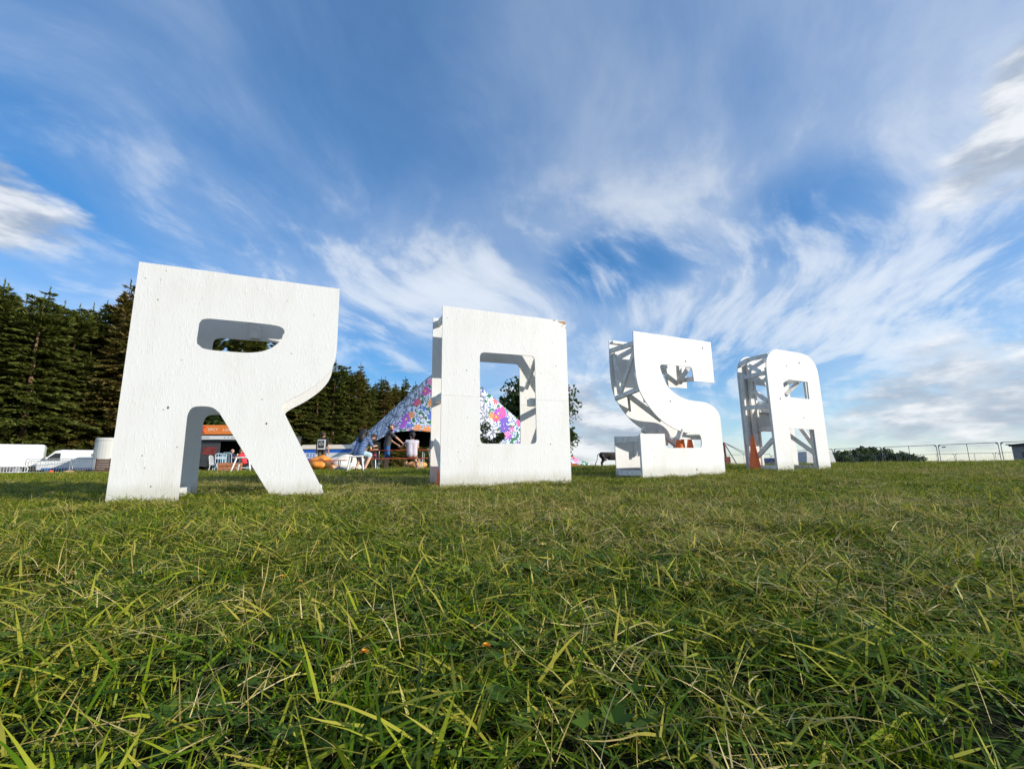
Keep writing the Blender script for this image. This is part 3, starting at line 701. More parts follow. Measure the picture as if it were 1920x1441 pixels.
beer_furniture('beer_table', 'orange-red folding table with a cup on it, people gathered round', 'table', at_ground(750, 17.2), R_(3), 2.2, .55, .77, M_STEEL)
beer_furniture('beer_bench', 'orange-red folding bench with the woman in a pale top sitting on it', 'bench', at_ground(746, 16.3), R_(2), 2.05, .27, .45, M_STEEL, 'orange-red folding benches')
beer_furniture('beer_bench', 'orange-red folding bench on dark legs in front of the orange bean bag', 'bench', at_ground(598, 17.6), R_(4), 2.0, .27, .45, M_DARKLEG, 'orange-red folding benches')
def cup():
    a = W(694, 834, 17.0); b = at_ground(694, 17.0)
    t = thing('plastic_cup', 'pale amber plastic cup standing at the left end of the table', 'cup', (a.x, 17.1, b[2] + .77))
    MB().path([(0, 0, 0), (0, 0, .15)], [.032, .042], 12).build('beaker', mat('amber_drink', (.75, .50, .16), .2), t, smooth=True)
cup()
def stool(label, p, h, m, w=.34, name='stool', group=None, splay=.06):
    t = thing(name, label, 'stool', p, R_(12), group)
    MB().box((0, 0, h - .02), (w, w, .04)).build('seat', m, t, bevel=.008)
    for sx in (-1, 1):
        for sy in (-1, 1):
            MB().beam((sx * (w / 2 + splay - .02), sy * (w / 2 + splay - .02), 0), (sx * (w / 2 - .03), sy * (w / 2 - .03), h - .03), .035, .035).build('leg', m, t)
    MB().box((0, 0, h * .35), (w + .02, .02, .025)).build('stretcher', m, t)
    return t
stool('white plastic stool under the seated person in the blue striped top', at_ground(668, 12.9), .46, M_WHITEP, .36)
stool('tall white stool in front of the food trailer, beside the leg of the R', at_ground(457, 14.2), .50, M_WHITEP, .40, splay=.10)
def chair(label, p, rz, m, group):
    t = thing('garden_chair', label, 'chair', p, rz, group)
    MB().box((0, 0, .44), (.44, .42, .03)).build('seat', m, t, bevel=.006)
    mb = MB(); mb.path([(-.21, .20, .44), (-.22, .26, .86), (-.12, .28, .92), (.12, .28, .92), (.22, .26, .86), (.21, .20, .44)], .018, 6)
    for q in (-.1, 0, .1): mb.path([(q, .20, .45), (q, .275, .9)], .012, 6)
    mb.build('backrest', m, t)
    for sx in (-1, 1):
        for sy in (-1, 1): MB().path([(sx * .24, sy * .23, 0), (sx * .19, sy * .18, .43)], .017, 6).build('leg', m, t)
    return t
chair('pale blue slatted chair nearest the wheel of the food trailer', at_ground(413, 22), R_(40), M_BLUEP, 'pale garden chairs by the food trailer')
chair('pale blue garden chair in front of the man in navy', at_ground(429, 21.5), R_(180), M_BLUEP, 'pale garden chairs by the food trailer')
chair('low white garden chair at the left end of the trailer seating', at_ground(403, 25), R_(100), M_WHITEP, 'pale garden chairs by the food trailer')
def crate():
    m = mat('crate_wood', (.42, .16, .07), .8, var=.25, scale=9)
    t = thing('wooden_crate', 'orange-brown wooden crate on the grass in front of the food trailer', 'crate', at_ground(431, 20), R_(15))
    for j in range(3):
        z = .07 + j * .15
        MB().box((0, -.25, z), (.8, .02, .13)).build('slat', m, t); MB().box((0, .25, z), (.8, .02, .13)).build('slat', m, t)
        MB().box((-.39, 0, z), (.02, .46, .13)).build('slat', m, t); MB().box((.39, 0, z), (.02, .46, .13)).build('slat', m, t)
    for sx in (-1, 1):
        for sy in (-1, 1): MB().box((sx * .37, sy * .225, .22), (.03, .03, .44)).build('corner_post', m, t)
    MB().box((0, 0, .30), (.74, .44, .02)).build('board', m, t)
crate()
def lumpy(seed, amp):
    r = np.random.default_rng(seed); ks = [(r.normal(0, 2.4, 3), r.uniform(0, 6.28)) for _ in range(7)]
    return lambda u: 1 + amp * sum(math.sin(float(np.dot(k, u)) + p) for k, p in ks) / 2.6
def beanbag(label, p, r, m, seed, name='bean_bag', rot=None, cat='bean bag', group=None):
    t = thing(name, label, cat, p, 0, group)
    mb = MB(); mb.ell((0, 0, r[2] * .93), r, 28, 18, rot, fn=lumpy(seed, .20)); 
    mb.v = [(x, y, max(z, 0.0)) for x, y, z in mb.v]
    mb.build('bag', m, t, smooth=True)
    MB().path([(-r[0] * .5, 0, r[2] * 1.72), (0, 0, r[2] * 1.86), (r[0] * .5, 0, r[2] * 1.70)], .018, 6).build('seam', m, t)
    return t
M_BAGO = mat('orange_nylon', (.83, .29, .035), .5, var=.18, scale=3, bump=.5)
M_BAGW = mat('cream_canvas', (.72, .68, .60), .7, var=.15, scale=3, bump=.5)
G = 'bean bags scattered by the tent'
beanbag('bright orange bean bag behind the bench left of the group', at_ground(600, 18.9), (.40, .38, .25), M_BAGO, 1, rot=(0, R_(12), 0), group=G)
b2 = on_ground(598, 19.3); beanbag('second orange bean bag slumped on top of the lower one', (b2[0], b2[1], b2[2] + .27), (.37, .32, .20), M_BAGO, 2, rot=(0, R_(-14), 0), group=G)
beanbag('big cream canvas bean bag behind the bench, left of the blue striped person', at_ground(645, 19.8), (.58, .50, .36), M_BAGW, 3, group=G)
beanbag('tan-orange bean bag lying behind the legs of the bench under the seated woman', at_ground(783, 18.6), (.36, .30, .19), mat('tan_orange_nylon', (.80, .36, .10), .55, var=.15, scale=3), 4, rot=(0, R_(10), 0), group=G)
beanbag('small flat blue bag on the grass beside the dark bench legs', at_ground(637, 18.4), (.22, .2, .09), mat('blue_nylon', (.08, .20, .50), .5, var=.3, scale=6), 5, 'bag', cat='bag')
beanbag('small orange and white bag between the orange bean bag and the cream one', at_ground(626, 19.2), (.17, .17, .15), mat('peach_nylon', (.80, .42, .20), .5, var=.4, scale=9), 6, 'bag', cat='bag')

# ------------------------------------------------------------------ people
SKIN = mat('skin', (.60, .33, .22), .5, var=.08)
def body_mesh(caps, voxel=.018):
    """caps: (p, q, rp, rq, tag) tapered limbs, fused into one continuous surface; each face takes the tag of its nearest limb"""
    mb = MB()
    for p, q, a, b, _ in caps:
        p = Vector(p); q = Vector(q); N = 5
        mb.path([p.lerp(q, i / N) for i in range(N + 1)], [a + (b - a) * i / N for i in range(N + 1)], 12)
        mb.ell(p, (a,) * 3, 12, 8); mb.ell(q, (b,) * 3, 12, 8)
    tmp = mb.build('tmp', SKIN)
    rm = tmp.modifiers.new('r', 'REMESH'); rm.mode = 'VOXEL'; rm.voxel_size = voxel; rm.use_smooth_shade = True
    sm = tmp.modifiers.new('s', 'SMOOTH'); sm.iterations = 4; sm.factor = .5
    me = bpy.data.meshes.new_from_object(tmp.evaluated_get(bpy.context.evaluated_depsgraph_get()))
    bpy.data.objects.remove(tmp); return me
def person(label, p, rz, J, look, hair, scale=1.0, extra=None):
    """J: joints in metres, x to the person's right, y ahead, z up. look: materials for skin / top / legs / shoe"""
    t = thing('person', label, 'person', p, rz); t.scale = (scale,) * 3
    V = {k: Vector(v) for k, v in J.items()}
    caps = []
    hc = V['head']; nk = V['neck']
    slv = look.get('sleeve', .55)
    def c(a, b, ra, rb, tg): caps.append((a, b, ra, rb, tg))
    c(nk, hc, .058, .055, 'skin')
    c(hc + Vector((0, -.005, .03)), hc + Vector((0, .012, -.03)), .098, .080, 'skin')
    fd = V.get('face', Vector((0, 1, 0))).normalized()
    c(hc + fd * .085 + Vector((0, 0, -.02)), hc + fd * .115 + Vector((0, 0, -.03)), .013, .016, 'skin')       # nose
    sd = fd.cross(Vector((0, 0, 1)))
    for s in (-1, 1): c(hc + sd * .09 * s + Vector((0, 0, .01)), hc + sd * .095 * s + Vector((0, 0, -.03)), .016, .014, 'skin')   # ears
    ch = V['chest']; hp = V['hip']; mid = ch.lerp(hp, .55)
    shl, shr = V['shl'], V['shr']
    c(shl, shr, .072, .072, 'top'); c(ch + (shl - ch) * .42, ch + (shr - ch) * .42, .125, .125, 'top')
    sx = (shr - shl).normalized()
    c(ch - sx * .07, mid - sx * .07, .12, .115, 'top'); c(ch + sx * .07, mid + sx * .07, .12, .115, 'top')
    c(mid - sx * .07, hp - sx * .06, .115, .122, 'top'); c(mid + sx * .07, hp + sx * .06, .115, .122, 'top')
    c(nk, ch, .062, .10, 'skin' if look.get('strap') else 'top')
    for s in 'lr':
        S, E_, H_ = V['sh' + s], V['el' + s], V['ha' + s]
        m = S.lerp(E_, slv); c(S, m, .062, .056, 'top'); c(m, E_, .047, .040, 'skin')
        c(E_, E_.lerp(H_, .85), .040, .028, 'skin')
        d = (H_ - E_).normalized(); c(H_ - d * .03, H_ + d * .03, .036, .034, 'skin')
        K, F, T = V['kn' + s], V['ft' + s], V['to' + s]
        h0 = hp + sx * (.09 if s == 'r' else -.09)
        lg = look.get('leg', .9); mm = h0.lerp(K, min(1, lg * 1.0))
        c(h0, mm, .098, .078, 'legs'); 
        if lg < 1: c(mm, K, .062, .056, 'skin')
        low = 'legs' if look.get('long') else 'skin'
        c(K, K.lerp(F, .35), .058, .056, low); c(K.lerp(F, .35), F, .056, .040, low)
        c(F - Vector((0, 0, .03)), T, .046, .040, 'shoe')
    me = body_mesh(caps)
    tags = ['skin', 'top', 'legs', 'shoe']; me.materials.clear()
    for k in tags: me.materials.append(look.get(k, SKIN))
    n = len(me.polygons); C = np.zeros(n * 3); me.polygons.foreach_get('center', C); C = C.reshape(-1, 3)
    best = np.full(n, 9e9); mi = np.zeros(n, np.int32)
    for a, b, ra, rb, tg in caps:
        a = np.array(a); d = np.array(b) - a; L2 = d @ d
        s = np.clip((C - a) @ d / max(L2, 1e-9), 0, 1)
        dist = np.linalg.norm(C - a - s[:, None] * d, axis=1) - (ra + (rb - ra) * s) - (.02 if tg == 'top' else .012 if tg == 'legs' else 0)
        k = dist < best; best[k] = dist[k]; mi[k] = tags.index(tg)
    me.polygons.foreach_set('material_index', mi); me.polygons.foreach_set('use_smooth', [True] * n)
    put_mesh('body', me, t)
    # fingers, curled a little, rooted in the palm
    for s in 'lr':
        mb = MB(); d = (V['ha' + s] - V['el' + s]).normalized(); side = d.cross(Vector((0, 0, 1)))
        side = side.normalized() if side.length > .2 else Vector((1, 0, 0)); pal = side.cross(d)
        H_ = V['ha' + s] + d * .035
        for i, L in enumerate((.060, .074, .080, .070)):
            o = H_ + side * (-.026 + .0175 * i); mb.path([o, o + d * L * .5 - pal * .004, o + d * L * .85 - pal * .02], [.0095, .009, .007], 6)
        o = V['ha' + s] - side * .032; mb.path([o, o + d * .03 - side * .022, o + d * .06 - side * .026], [.011, .010, .008], 6)
        mb.build('fingers', look.get('skin', SKIN), t, smooth=True)
    # hair
    mb = MB(); hm, style = hair
    up = Vector((0, 0, 1)); back = -fd
    if style != 'bald':
        mb.ell(hc + back * .018 + up * .035, (.108, .112, .100), 18, 12, fn=lumpy(3, .05))
    if style == 'long':
        mb.path([hc + back * .05 + up * .06, hc + back * .10 - up * .04, nk + back * .10 - up * .04, ch + back * .15 - up * .02], [.07, .105, .115, .05], 12)
        for s in (-1, 1): mb.path([hc + sd * .07 * s + up * .03, hc + sd * .10 * s - up * .08, nk + sd * .10 * s + back * .03 - up * .10], [.05, .055, .03], 10)
    if style == 'bun': mb.ell(hc + back * .05 + up * .145, (.06, .06, .052), 12, 8); mb.path([hc + back * .07, nk + back * .06 + up * .02], [.07, .03], 10)
    if style == 'beard': mb.ell(hc + fd * .055 - up * .075, (.062, .045, .05), 12, 8)
    if style == 'bald': mb.path([hc + sd * .085 - up * .0, hc + back * .09, hc - sd * .085], [.02, .035, .02], 8)
    mb.build('hair', hm, t, smooth=True)
    return t, V
def stripes(name, a, b, scale, ang=.25, dist=4):
    m = bpy.data.materials.new(name); m.use_nodes = True; t = NT(m.node_tree)
    tc = t.n('ShaderNodeTexCoord'); mp = t.n('ShaderNodeMapping', {'Vector': tc.outputs['Object'], 'Rotation': (0, ang, 0)})
    w = t.n('ShaderNodeTexWave', {'Vector': mp.outputs[0], 'Scale': scale, 'Distortion': dist, 'Detail': 2.0}, bands_direction='Z')
    c = t.mix(t.ss(w.outputs['Fac'], .62, .82), a, b)
    bs = t.n('ShaderNodeBsdfPrincipled', {'Base Color': c, 'Roughness': .8}); t.n('ShaderNodeOutputMaterial', {'Surface': bs.outputs[0]}); return m
def blotch(name, stops, scale):
    m = bpy.data.materials.new(name); m.use_nodes = True; t = NT(m.node_tree)
    tc = t.n('ShaderNodeTexCoord'); c = t.ramp(t.noise(tc.outputs['Object'], scale, 3, .6).outputs[0], stops, 'CONSTANT')
    bs = t.n('ShaderNodeBsdfPrincipled', {'Base Color': c, 'Roughness': .8}); t.n('ShaderNodeOutputMaterial', {'Surface': bs.outputs[0]}); return m
H_BROWN = mat('brown_hair', (.045, .022, .012), .6); H_DARK = mat('dark_hair', (.014, .010, .008), .55); H_GREY = mat('grey_hair', (.25, .22, .20), .7); H_FAIR = mat('light_brown_hair', (.16, .085, .04), .6)
BLACK = mat('black_cotton', (.014, .016, .018), .85, var=.2); GREYT = mat('charcoal_cotton', (.045, .050, .055), .85, var=.2); BROWN = mat('brown_cotton', (.13, .095, .065), .85, var=.15)
BLUES = mat('royal_blue_cotton', (.015, .12, .34), .8, var=.15); DENIM = mat('pale_denim', (.40, .54, .62), .85, var=.15); NAVY = mat('navy_cotton', (.012, .016, .05), .85); REDT = mat('red_cotton', (.62, .035, .045), .8, var=.1)
SHOE = mat('pale_shoe', (.62, .60, .57), .6); SHOED = mat('dark_shoe', (.03, .03, .03), .6)

def stand(lean=0.0, turn=0.0):
    return dict(head=(0, .03 + lean * .9, 1.62), neck=(0, lean * .75, 1.47), chest=(0, lean * .6, 1.30), hip=(0, 0, .95), shl=(-.19, lean * .65, 1.40), shr=(.19, lean * .65, 1.40),
                ell=(-.25, lean * .5, 1.12), elr=(.25, lean * .5, 1.12), hal=(-.25, lean * .5 + .06, .88), har=(.25, lean * .5 + .06, .88),
                knl=(-.11, .02, .50), knr=(.11, .02, .50), ftl=(-.11, -.01, .08), ftr=(.12, -.01, .08), tol=(-.12, .15, .04), tor=(.14, .15, .04))
def sit(h=.45, lean=.1):
    return dict(head=(0, .04 + lean * 1.1, h + .78), neck=(0, lean, h + .62), chest=(0, lean * .8, h + .45), hip=(0, 0, h + .12), shl=(-.18, lean * .9, h + .55), shr=(.18, lean * .9, h + .55),
                ell=(-.25, lean + .12, h + .32), elr=(.25, lean + .12, h + .32), hal=(-.18, lean + .36, h + .32), har=(.18, lean + .36, h + .32),
                knl=(-.13, .42, h + .06), knr=(.13, .42, h + .06), ftl=(-.13, .40, .08), ftr=(.13, .40, .08), tol=(-.14, .56, .04), tor=(.14, .56, .04))

def build_people():
    # man standing with his back to us, big white square printed on his shirt
    J = stand(); J['face'] = (.6, .8, 0); J['head'] = (.02, .0, 1.62)
    p = at_ground(602, 20.5); t, V = person('man seen from behind in a black shirt with a white framed circle print', p, R_(6), J,
        dict(top=BLACK, legs=BROWN, shoe=SHOED, leg=.95, long=True), (H_BROWN, 'short'))
    pr = MB().box((0, -.162, 1.19), (.34, .012, .43)); pr.build('back_print', mat('white_print', (.80, .78, .74), .8), t, bevel=.004)
    MB().box((-.01, -.170, 1.20), (.25, .012, .33)).build('print_panel', mat('black_print', (.01, .01, .012), .7), t)
    mb = MB(); n = 24
    mb.path([(-.01 + .085 * math.cos(2 * math.pi * k / n), -.178, 1.22 + .085 * math.sin(2 * math.pi * k / n)) for k in range(n + 1)], .009, 6)
    mb.path([(-.06, -.178, 1.17), (-.01, -.178, 1.27), (.045, -.178, 1.17)], .008, 6); mb.path([(-.055, -.178, 1.21), (.04, -.178, 1.21)], .008, 6)
    mb.build('print_emblem', mat('grey_white_print', (.62, .62, .60), .8), t)
    # person on the white stool, leaning in over the table, long hair
    J = sit(.46, .20); J['hal'] = (-.24, .55, .80); J['har'] = (.24, .52, .80); J['head'] = (-.05, .30, 1.20); J['face'] = (-.2, 1, -.2)
    for s, sg in (('l', -1), ('r', 1)): J['kn' + s] = (sg * .17, .36, .52); J['ft' + s] = (sg * .15, .12, .12); J['to' + s] = (sg * .17, .26, .05)
    person('long-haired person on the white stool wearing a blue and white striped top and pale denim', (at_ground(671, 12.9)), R_(-18), J,
        dict(top=stripes('blue_tie_dye_stripes', (.012, .025, .10), (.25, .38, .62), 6.5), legs=DENIM, shoe=SHOED, leg=.9, sleeve=.85), (H_DARK, 'long'), .93)
    # patterned shirt, behind the table's left end, facing us
    J = sit(.45, .06); J['face'] = (.2, 1, -.1)
    person('short-haired person in a dark floral shirt seated at the far side of the table', (at_ground(701, 18.0)), R_(172), J,
        dict(top=blotch('floral_shirt', [(.0, (.02, .025, .02)), (.46, (.13, .17, .04)), (.54, (.30, .06, .05)), (.58, (.03, .035, .03)), (.64, (.35, .33, .22))], 14), legs=REDT, shoe=SHOED, leg=.85, sleeve=.9), (H_BROWN, 'short'), 1.05)
    # man standing, blue shorts, looking down to the right
    J = stand(.12); J['face'] = (1, .3, -.25); J['head'] = (.06, .12, 1.60); J['elr'] = (.24, .34, 1.18); J['har'] = (.26, .58, .97); J['ell'] = (-.22, .22, 1.12); J['hal'] = (-.05, .45, .95)
    person('standing man in a charcoal T-shirt and blue shorts, looking down at the table', at_ground(724, 17.75), R_(-62), J,
        dict(top=GREYT, legs=BLUES, shoe=SHOE, leg=.92), (H_DARK, 'beard'), 1.03)
    # woman sitting on the bench, arm on the table
    J = sit(.45, .12); J['ell'] = (-.30, .34, .86); J['hal'] = (-.36, .62, .84); J['elr'] = (.22, .22, .80); J['face'] = (-.5, 1, -.1)
    for s, sg in (('l', -1), ('r', 1)): J['ft' + s] = (sg * .20, .10 if s == 'r' else .45, .08); J['to' + s] = (sg * .24, .22 if s == 'r' else .60, .04)
    person('woman with a hair bun and pale patterned sleeveless top sitting on the bench', (at_ground(772, 16.3)), R_(18), J,
        dict(top=blotch('pale_pattern', [(0, (.62, .55, .58)), (.50, (.40, .34, .42)), (.56, (.66, .60, .62))], 30), legs=BLACK, shoe=SHOE, leg=1.0, long=False, sleeve=.12, strap=True), (H_DARK, 'bun'), 1.02)
    # two at the food trailer
    J = sit(.45, .1)
    person('balding man in a navy top seated at the food trailer counter', at_ground(432, 27), R_(25), J, dict(top=NAVY, legs=BLACK, shoe=SHOED, long=True, leg=1.0, sleeve=1.0), (H_GREY, 'bald'), 1.0)
    J = sit(.45, .22); J['hal'] = (-.25, .55, .85)
    person('person in a red top bent over a tray beside the leg of the letter R', at_ground(457, 26.5), R_(80), J, dict(top=REDT, legs=NAVY, shoe=SHOED, long=True, leg=1.0, sleeve=.9), (H_FAIR, 'short'), 1.0)
build_people()

# ------------------------------------------------------------------ food trailer and stall
def food_trailer():
    a = on_ground(370, 33.0); rz = R_(8); L, Wd, z0, H = 6.2, 2.2, .45, 2.15
    t = thing('food_trailer', 'dark grey food trailer with an orange roof sign and an open serving hatch', 'trailer', a, rz)
    MD = mat('dark_grey_panel', (.060, .062, .066), .45, var=.2, scale=2); MO = mat('orange_sign', (.80, .22, .04), .45, var=.06); MW = mat('white_fascia', (.74, .74, .72), .5)
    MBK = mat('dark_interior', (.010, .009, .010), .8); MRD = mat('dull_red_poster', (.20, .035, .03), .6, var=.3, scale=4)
    hx0, hx1, hz0, hz1 = 1.35, 5.4, 1.12, 2.25
    b = MB(); b.prism([(0, z0), (L, z0), (L, z0 + H), (0, z0 + H)], [[(hx0, hz0), (hx0, hz1), (hx1, hz1), (hx1, hz0)]], 0, .05).build('front_wall', MD, t)
    s = MB(); s.box((L / 2, Wd, z0 + H / 2), (L, .05, H)); s.box((.025, Wd / 2, z0 + H / 2), (.05, Wd - .06, H)); s.box((L - .025, Wd / 2, z0 + H / 2), (.05, Wd - .06, H)); s.build('body', MD, t)
    MB().box((L / 2, Wd / 2, z0 + H + .03), (L + .1, Wd + .1, .06)).build('roof', MD, t, bevel=.02)
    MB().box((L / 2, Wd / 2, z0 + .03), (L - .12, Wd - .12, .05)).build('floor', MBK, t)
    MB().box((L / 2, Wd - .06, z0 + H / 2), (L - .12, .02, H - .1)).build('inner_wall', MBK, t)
    sg = MB().box((2.9, -.04, z0 + H + .46), (5.8, .08, .68)).build('roof_sign', MO, t, bevel=.01)
    MB().box((2.9, -.03, z0 + H + .09), (5.9, .06, .05)).build('sign_rail', MBK, t)
    MB().path([(.26, -.09, z0 + H + .22), (.16, -.09, z0 + H + .36), (.16, -.09, z0 + H + .56), (.28, -.09, z0 + H + .70)], .05, 8).build('red_swoosh', mat('red_print', (.75, .05, .03), .5), sg)
    text_part('SPICY', .27, 'sign_lettering', mat('cream_print', (.85, .78, .62), .5), sg, (.78, -.085, z0 + H + .46), (R_(90), 0, 0))
    text_part('LOADED FRIES', .24, 'sign_lettering', MATS['cream_print'], sg, (2.25, -.085, z0 + H + .43), (R_(90), 0, 0))
    MB().box((2.95, -.30, z0 + H - .13), (5.9, .04, .26)).build('awning_fascia', MW, t)
    for i, (x, w) in enumerate(((.5, .5), (1.75, .12), (2.0, .12), (2.35, .35), (3.6, .4))): MB().box((x, -.325, z0 + H - .13), (w, .006, .09)).build('fascia_print', mat('pale_grey_print', (.45, .45, .46), .6), t)
    MB().box((2.95, -.15, z0 + H - .02), (5.9, .30, .03)).build('awning', MD, t)
    MB().box(((hx0 + hx1) / 2, -.18, hz0 - .02), (hx1 - hx0, .42, .04)).build('counter', MW, t)
    MB().box(((hx0 + hx1) / 2, -.39, hz0 - .09), (hx1 - hx0, .02, .16)).build('counter_edge', MW, t)
    MB().beam((hx0, -.06, hz1 + .05), (hx1, -.06, hz1 + .02), .06, .08).build('hatch_rail', MATS['galvanised_steel'], t)
    for x, h, c in ((1.9, .2, (.55, .45, .12)), (2.15, .26, (.15, .22, .08)), (2.4, .18, (.70, .65, .5)), (2.62, .22, (.6, .5, .2)), (2.9, .2, (.75, .74, .7)), (3.2, .2, (.75, .7, .6))):
        MB().path([(x, -.1, hz0), (x, -.1, hz0 + h * .75), (x, -.1, hz0 + h)], [.06, .06, .02], 8).build('sauce_bottle', mat('bottle_%d' % int(x * 100), c, .4), t, smooth=True)
    MB().box((.68, -.012, 1.55), (.9, .02, .55)).build('poster', MRD, t)
    for j in range(4): MB().box((.68, -.008, .62 + j * .19), (1.1, .012, .012)).build('panel_rib', MBK, t)
    for x in (2.55, 3.4):
        w = MB().path([(x, -.03, .31), (x, .17, .31)], .31, 20).build('wheel', mat('tyre', (.015, .015, .016), .8), t); MB().path([(x, -.045, .31), (x, -.03, .31)], .17, 14).build('rim', M_STEEL, w)
    MB().box((L / 2, Wd / 2, .40), (L - .4, .9, .08)).build('chassis', MBK, t)
    MB().box((L / 2, .12, .22), (L - 1.0, .04, .38)).build('skirt', MBK, t)
food_trailer()
def coffee_stall():
    a = on_ground(553, 31.5); t = thing('market_stall', 'blue and white stall banner with big letters, behind the standing man', 'stall', a, R_(5))
    MB_ = mat('blue_banner', (.02, .14, .62), .5, var=.1); MW = MATS['white_fascia']; MC = mat('cream_roof', (.80, .66, .48), .6)
    L = 3.6
    MB().box((L / 2, .0, 1.38), (L, .05, .24)).build('upper_banner', MB_, t)
    lb = MB().box((L / 2, .0, 1.06), (L, .05, .38)).build('lower_banner', MW, t)
    text_part('REE', .40, 'banner_lettering', MB_, lb, (1.02, -.03, 1.06), (R_(90), 0, 0))
    MB().add([(0, -.1, 1.52), (L, -.1, 1.52), (L, 1.2, 1.86), (0, 1.2, 1.86), (L, 2.4, 1.52), (0, 2.4, 1.52), (0, -.1, 1.50), (L, -.1, 1.50), (L, 2.4, 1.50), (0, 2.4, 1.50)],
             [(0, 1, 2, 3), (3, 2, 4, 5), (6, 9, 8, 7), (0, 6, 7, 1), (5, 4, 8, 9), (0, 3, 5, 9, 6), (1, 7, 8, 4, 2)]).build('roof', MC, t)
    for x in (.05, L - .05):
        for y in (.05, 2.3): MB().path([(x, y, 0), (x, y, 1.5)], .03, 8).build('pole', M_STEEL, t)
    MB().box((L / 2, .35, .45), (L - .2, .7, .9)).build('counter', MB_, t)
coffee_stall()

# ------------------------------------------------------------------ parked vehicles on the left
M_VAN = mat('white_car_paint', (.80, .81, .80), .28, var=.03, scale=1.5); M_GLASS = mat('dark_glass', (.015, .018, .022), .08); M_TYRE = MATS['tyre']; M_GREY = mat('grey_plastic', (.10, .10, .11), .6); M_CREAM = mat('cream_paint', (.78, .755, .67), .35, var=.05, scale=1.5)
def side_body(pts, half):
    """body of a vehicle: side profile (x, z) swept across its width with rounded shoulders"""
    n = len(pts); vs = []; fs = []
    cx = sum(p[0] for p in pts) / n; cz = sum(p[1] for p in pts) / n
    rows = ((-half, .955), (-half + .05, .985), (-half + .16, 1.0), (half - .16, 1.0), (half - .05, .985), (half, .955))
    for y, s in rows:
        for x, z in pts: vs.append((cx + (x - cx) * s, y, cz + (z - cz) * s))
    m = len(rows)
    for r in range(m - 1):
        for i in range(n): a, b = r * n + i, r * n + (i + 1) % n; fs.append((a, b, b + n, a + n))
    fs.append(tuple(reversed(range(n)))); fs.append(tuple(range((m - 1) * n, m * n)))
    mb = MB().add(vs, fs); return mb
def wheels(t, xs, half, r=.34):
    for x in xs:
        for s in (-1, 1):
            w = MB().path([(x, s * (half - .20), r), (x, s * (half + .005), r)], r, 22).build('wheel', M_TYRE, t, smooth=False); MB().path([(x, s * (half + .004), r), (x, s * (half + .02), r)], r * .6, 16).build('rim', M_STEEL, w)
def box_van():
    p = on_ground(-20, 36.5); t = thing('parked_van', 'white long-sided box van at the left edge, partly out of frame', 'van', p, R_(42))
    MB().box((-.2, 0, 1.55), (6.2, 2.1, 1.75)).build('load_box', M_VAN, t, bevel=.05)
    for z in (.98, 2.12): MB().box((-.2, -1.06, z), (6.1, .02, .05)).build('side_rail', mat('pale_green_trim', (.62, .68, .58), .4), t)
    side_body([(-5.2, .45), (-3.4, .45), (-3.4, 2.05), (-4.0, 2.05), (-4.6, 1.40), (-5.2, 1.15)], .95).build('cab', M_VAN, t)
    MB().add([(-4.02, -.88, 2.0), (-4.02, .88, 2.0), (-4.62, .9, 1.42), (-4.62, -.9, 1.42)], [(0, 1, 2, 3)]).build('windscreen', M_GLASS, t)
    MB().box((2.93, 0, 1.5), (.03, 1.9, 1.6)).build('rear_door', mat('pale_green_door', (.68, .74, .62), .4), t)
    MB().box((-.3, 0, .55), (5.6, 1.5, .25)).build('chassis', M_GREY, t)
    wheels(t, (-4.1, 1.6), .98, .38)
    MB().box((0.2, -.98, .48), (2.3, .05, .32)).build('side_guard', M_GREY, t)
box_van()
def camper():
    p = on_ground(146, 39); t = thing('parked_van', 'smaller white van with a dark windscreen and a blue stripe, beside the cream trailer', 'van', p, R_(28))
    prof = [(-2.35, .35), (2.4, .35), (2.45, 1.75), (2.3, 1.98), (-.9, 2.02), (-1.35, 1.92), (-2.05, 1.12), (-2.42, .95)]
    side_body(prof, .93).build('body', M_VAN, t)
    MB().add([(-1.36, -.78, 1.86), (-1.36, .78, 1.86), (-2.08, .84, 1.16), (-2.08, -.84, 1.16)], [(0, 1, 2, 3)]).build('windscreen', M_GLASS, t).location = (-.035, 0, .035)
    MB().add([(-1.30, -.945, 1.72), (-1.92, -.945, 1.15), (-.95, -.945, 1.15), (-.95, -.945, 1.72)], [(0, 1, 2, 3)]).build('door_window', M_GLASS, t)
    MB().box((1.25, -.945, 1.58), (.55, .02, .24)).build('vent_window', mat('grey_vent', (.22, .22, .23), .4), t)
    MB().box((.1, -.94, .46), (4.2, .03, .16)).build('blue_stripe', mat('blue_trim', (.03, .14, .42), .4), t)
    MB().box((.4, -.938, 1.12), (3.0, .015, .02)).build('body_crease', mat('pale_grey_trim', (.5, .5, .5), .5), t)
    MB().box((-1.75, -1.05, 1.30), (.12, .16, .22)).build('wing_mirror', M_VAN, t, bevel=.03)
    wheels(t, (-1.55, 1.55), .92, .32)
camper()
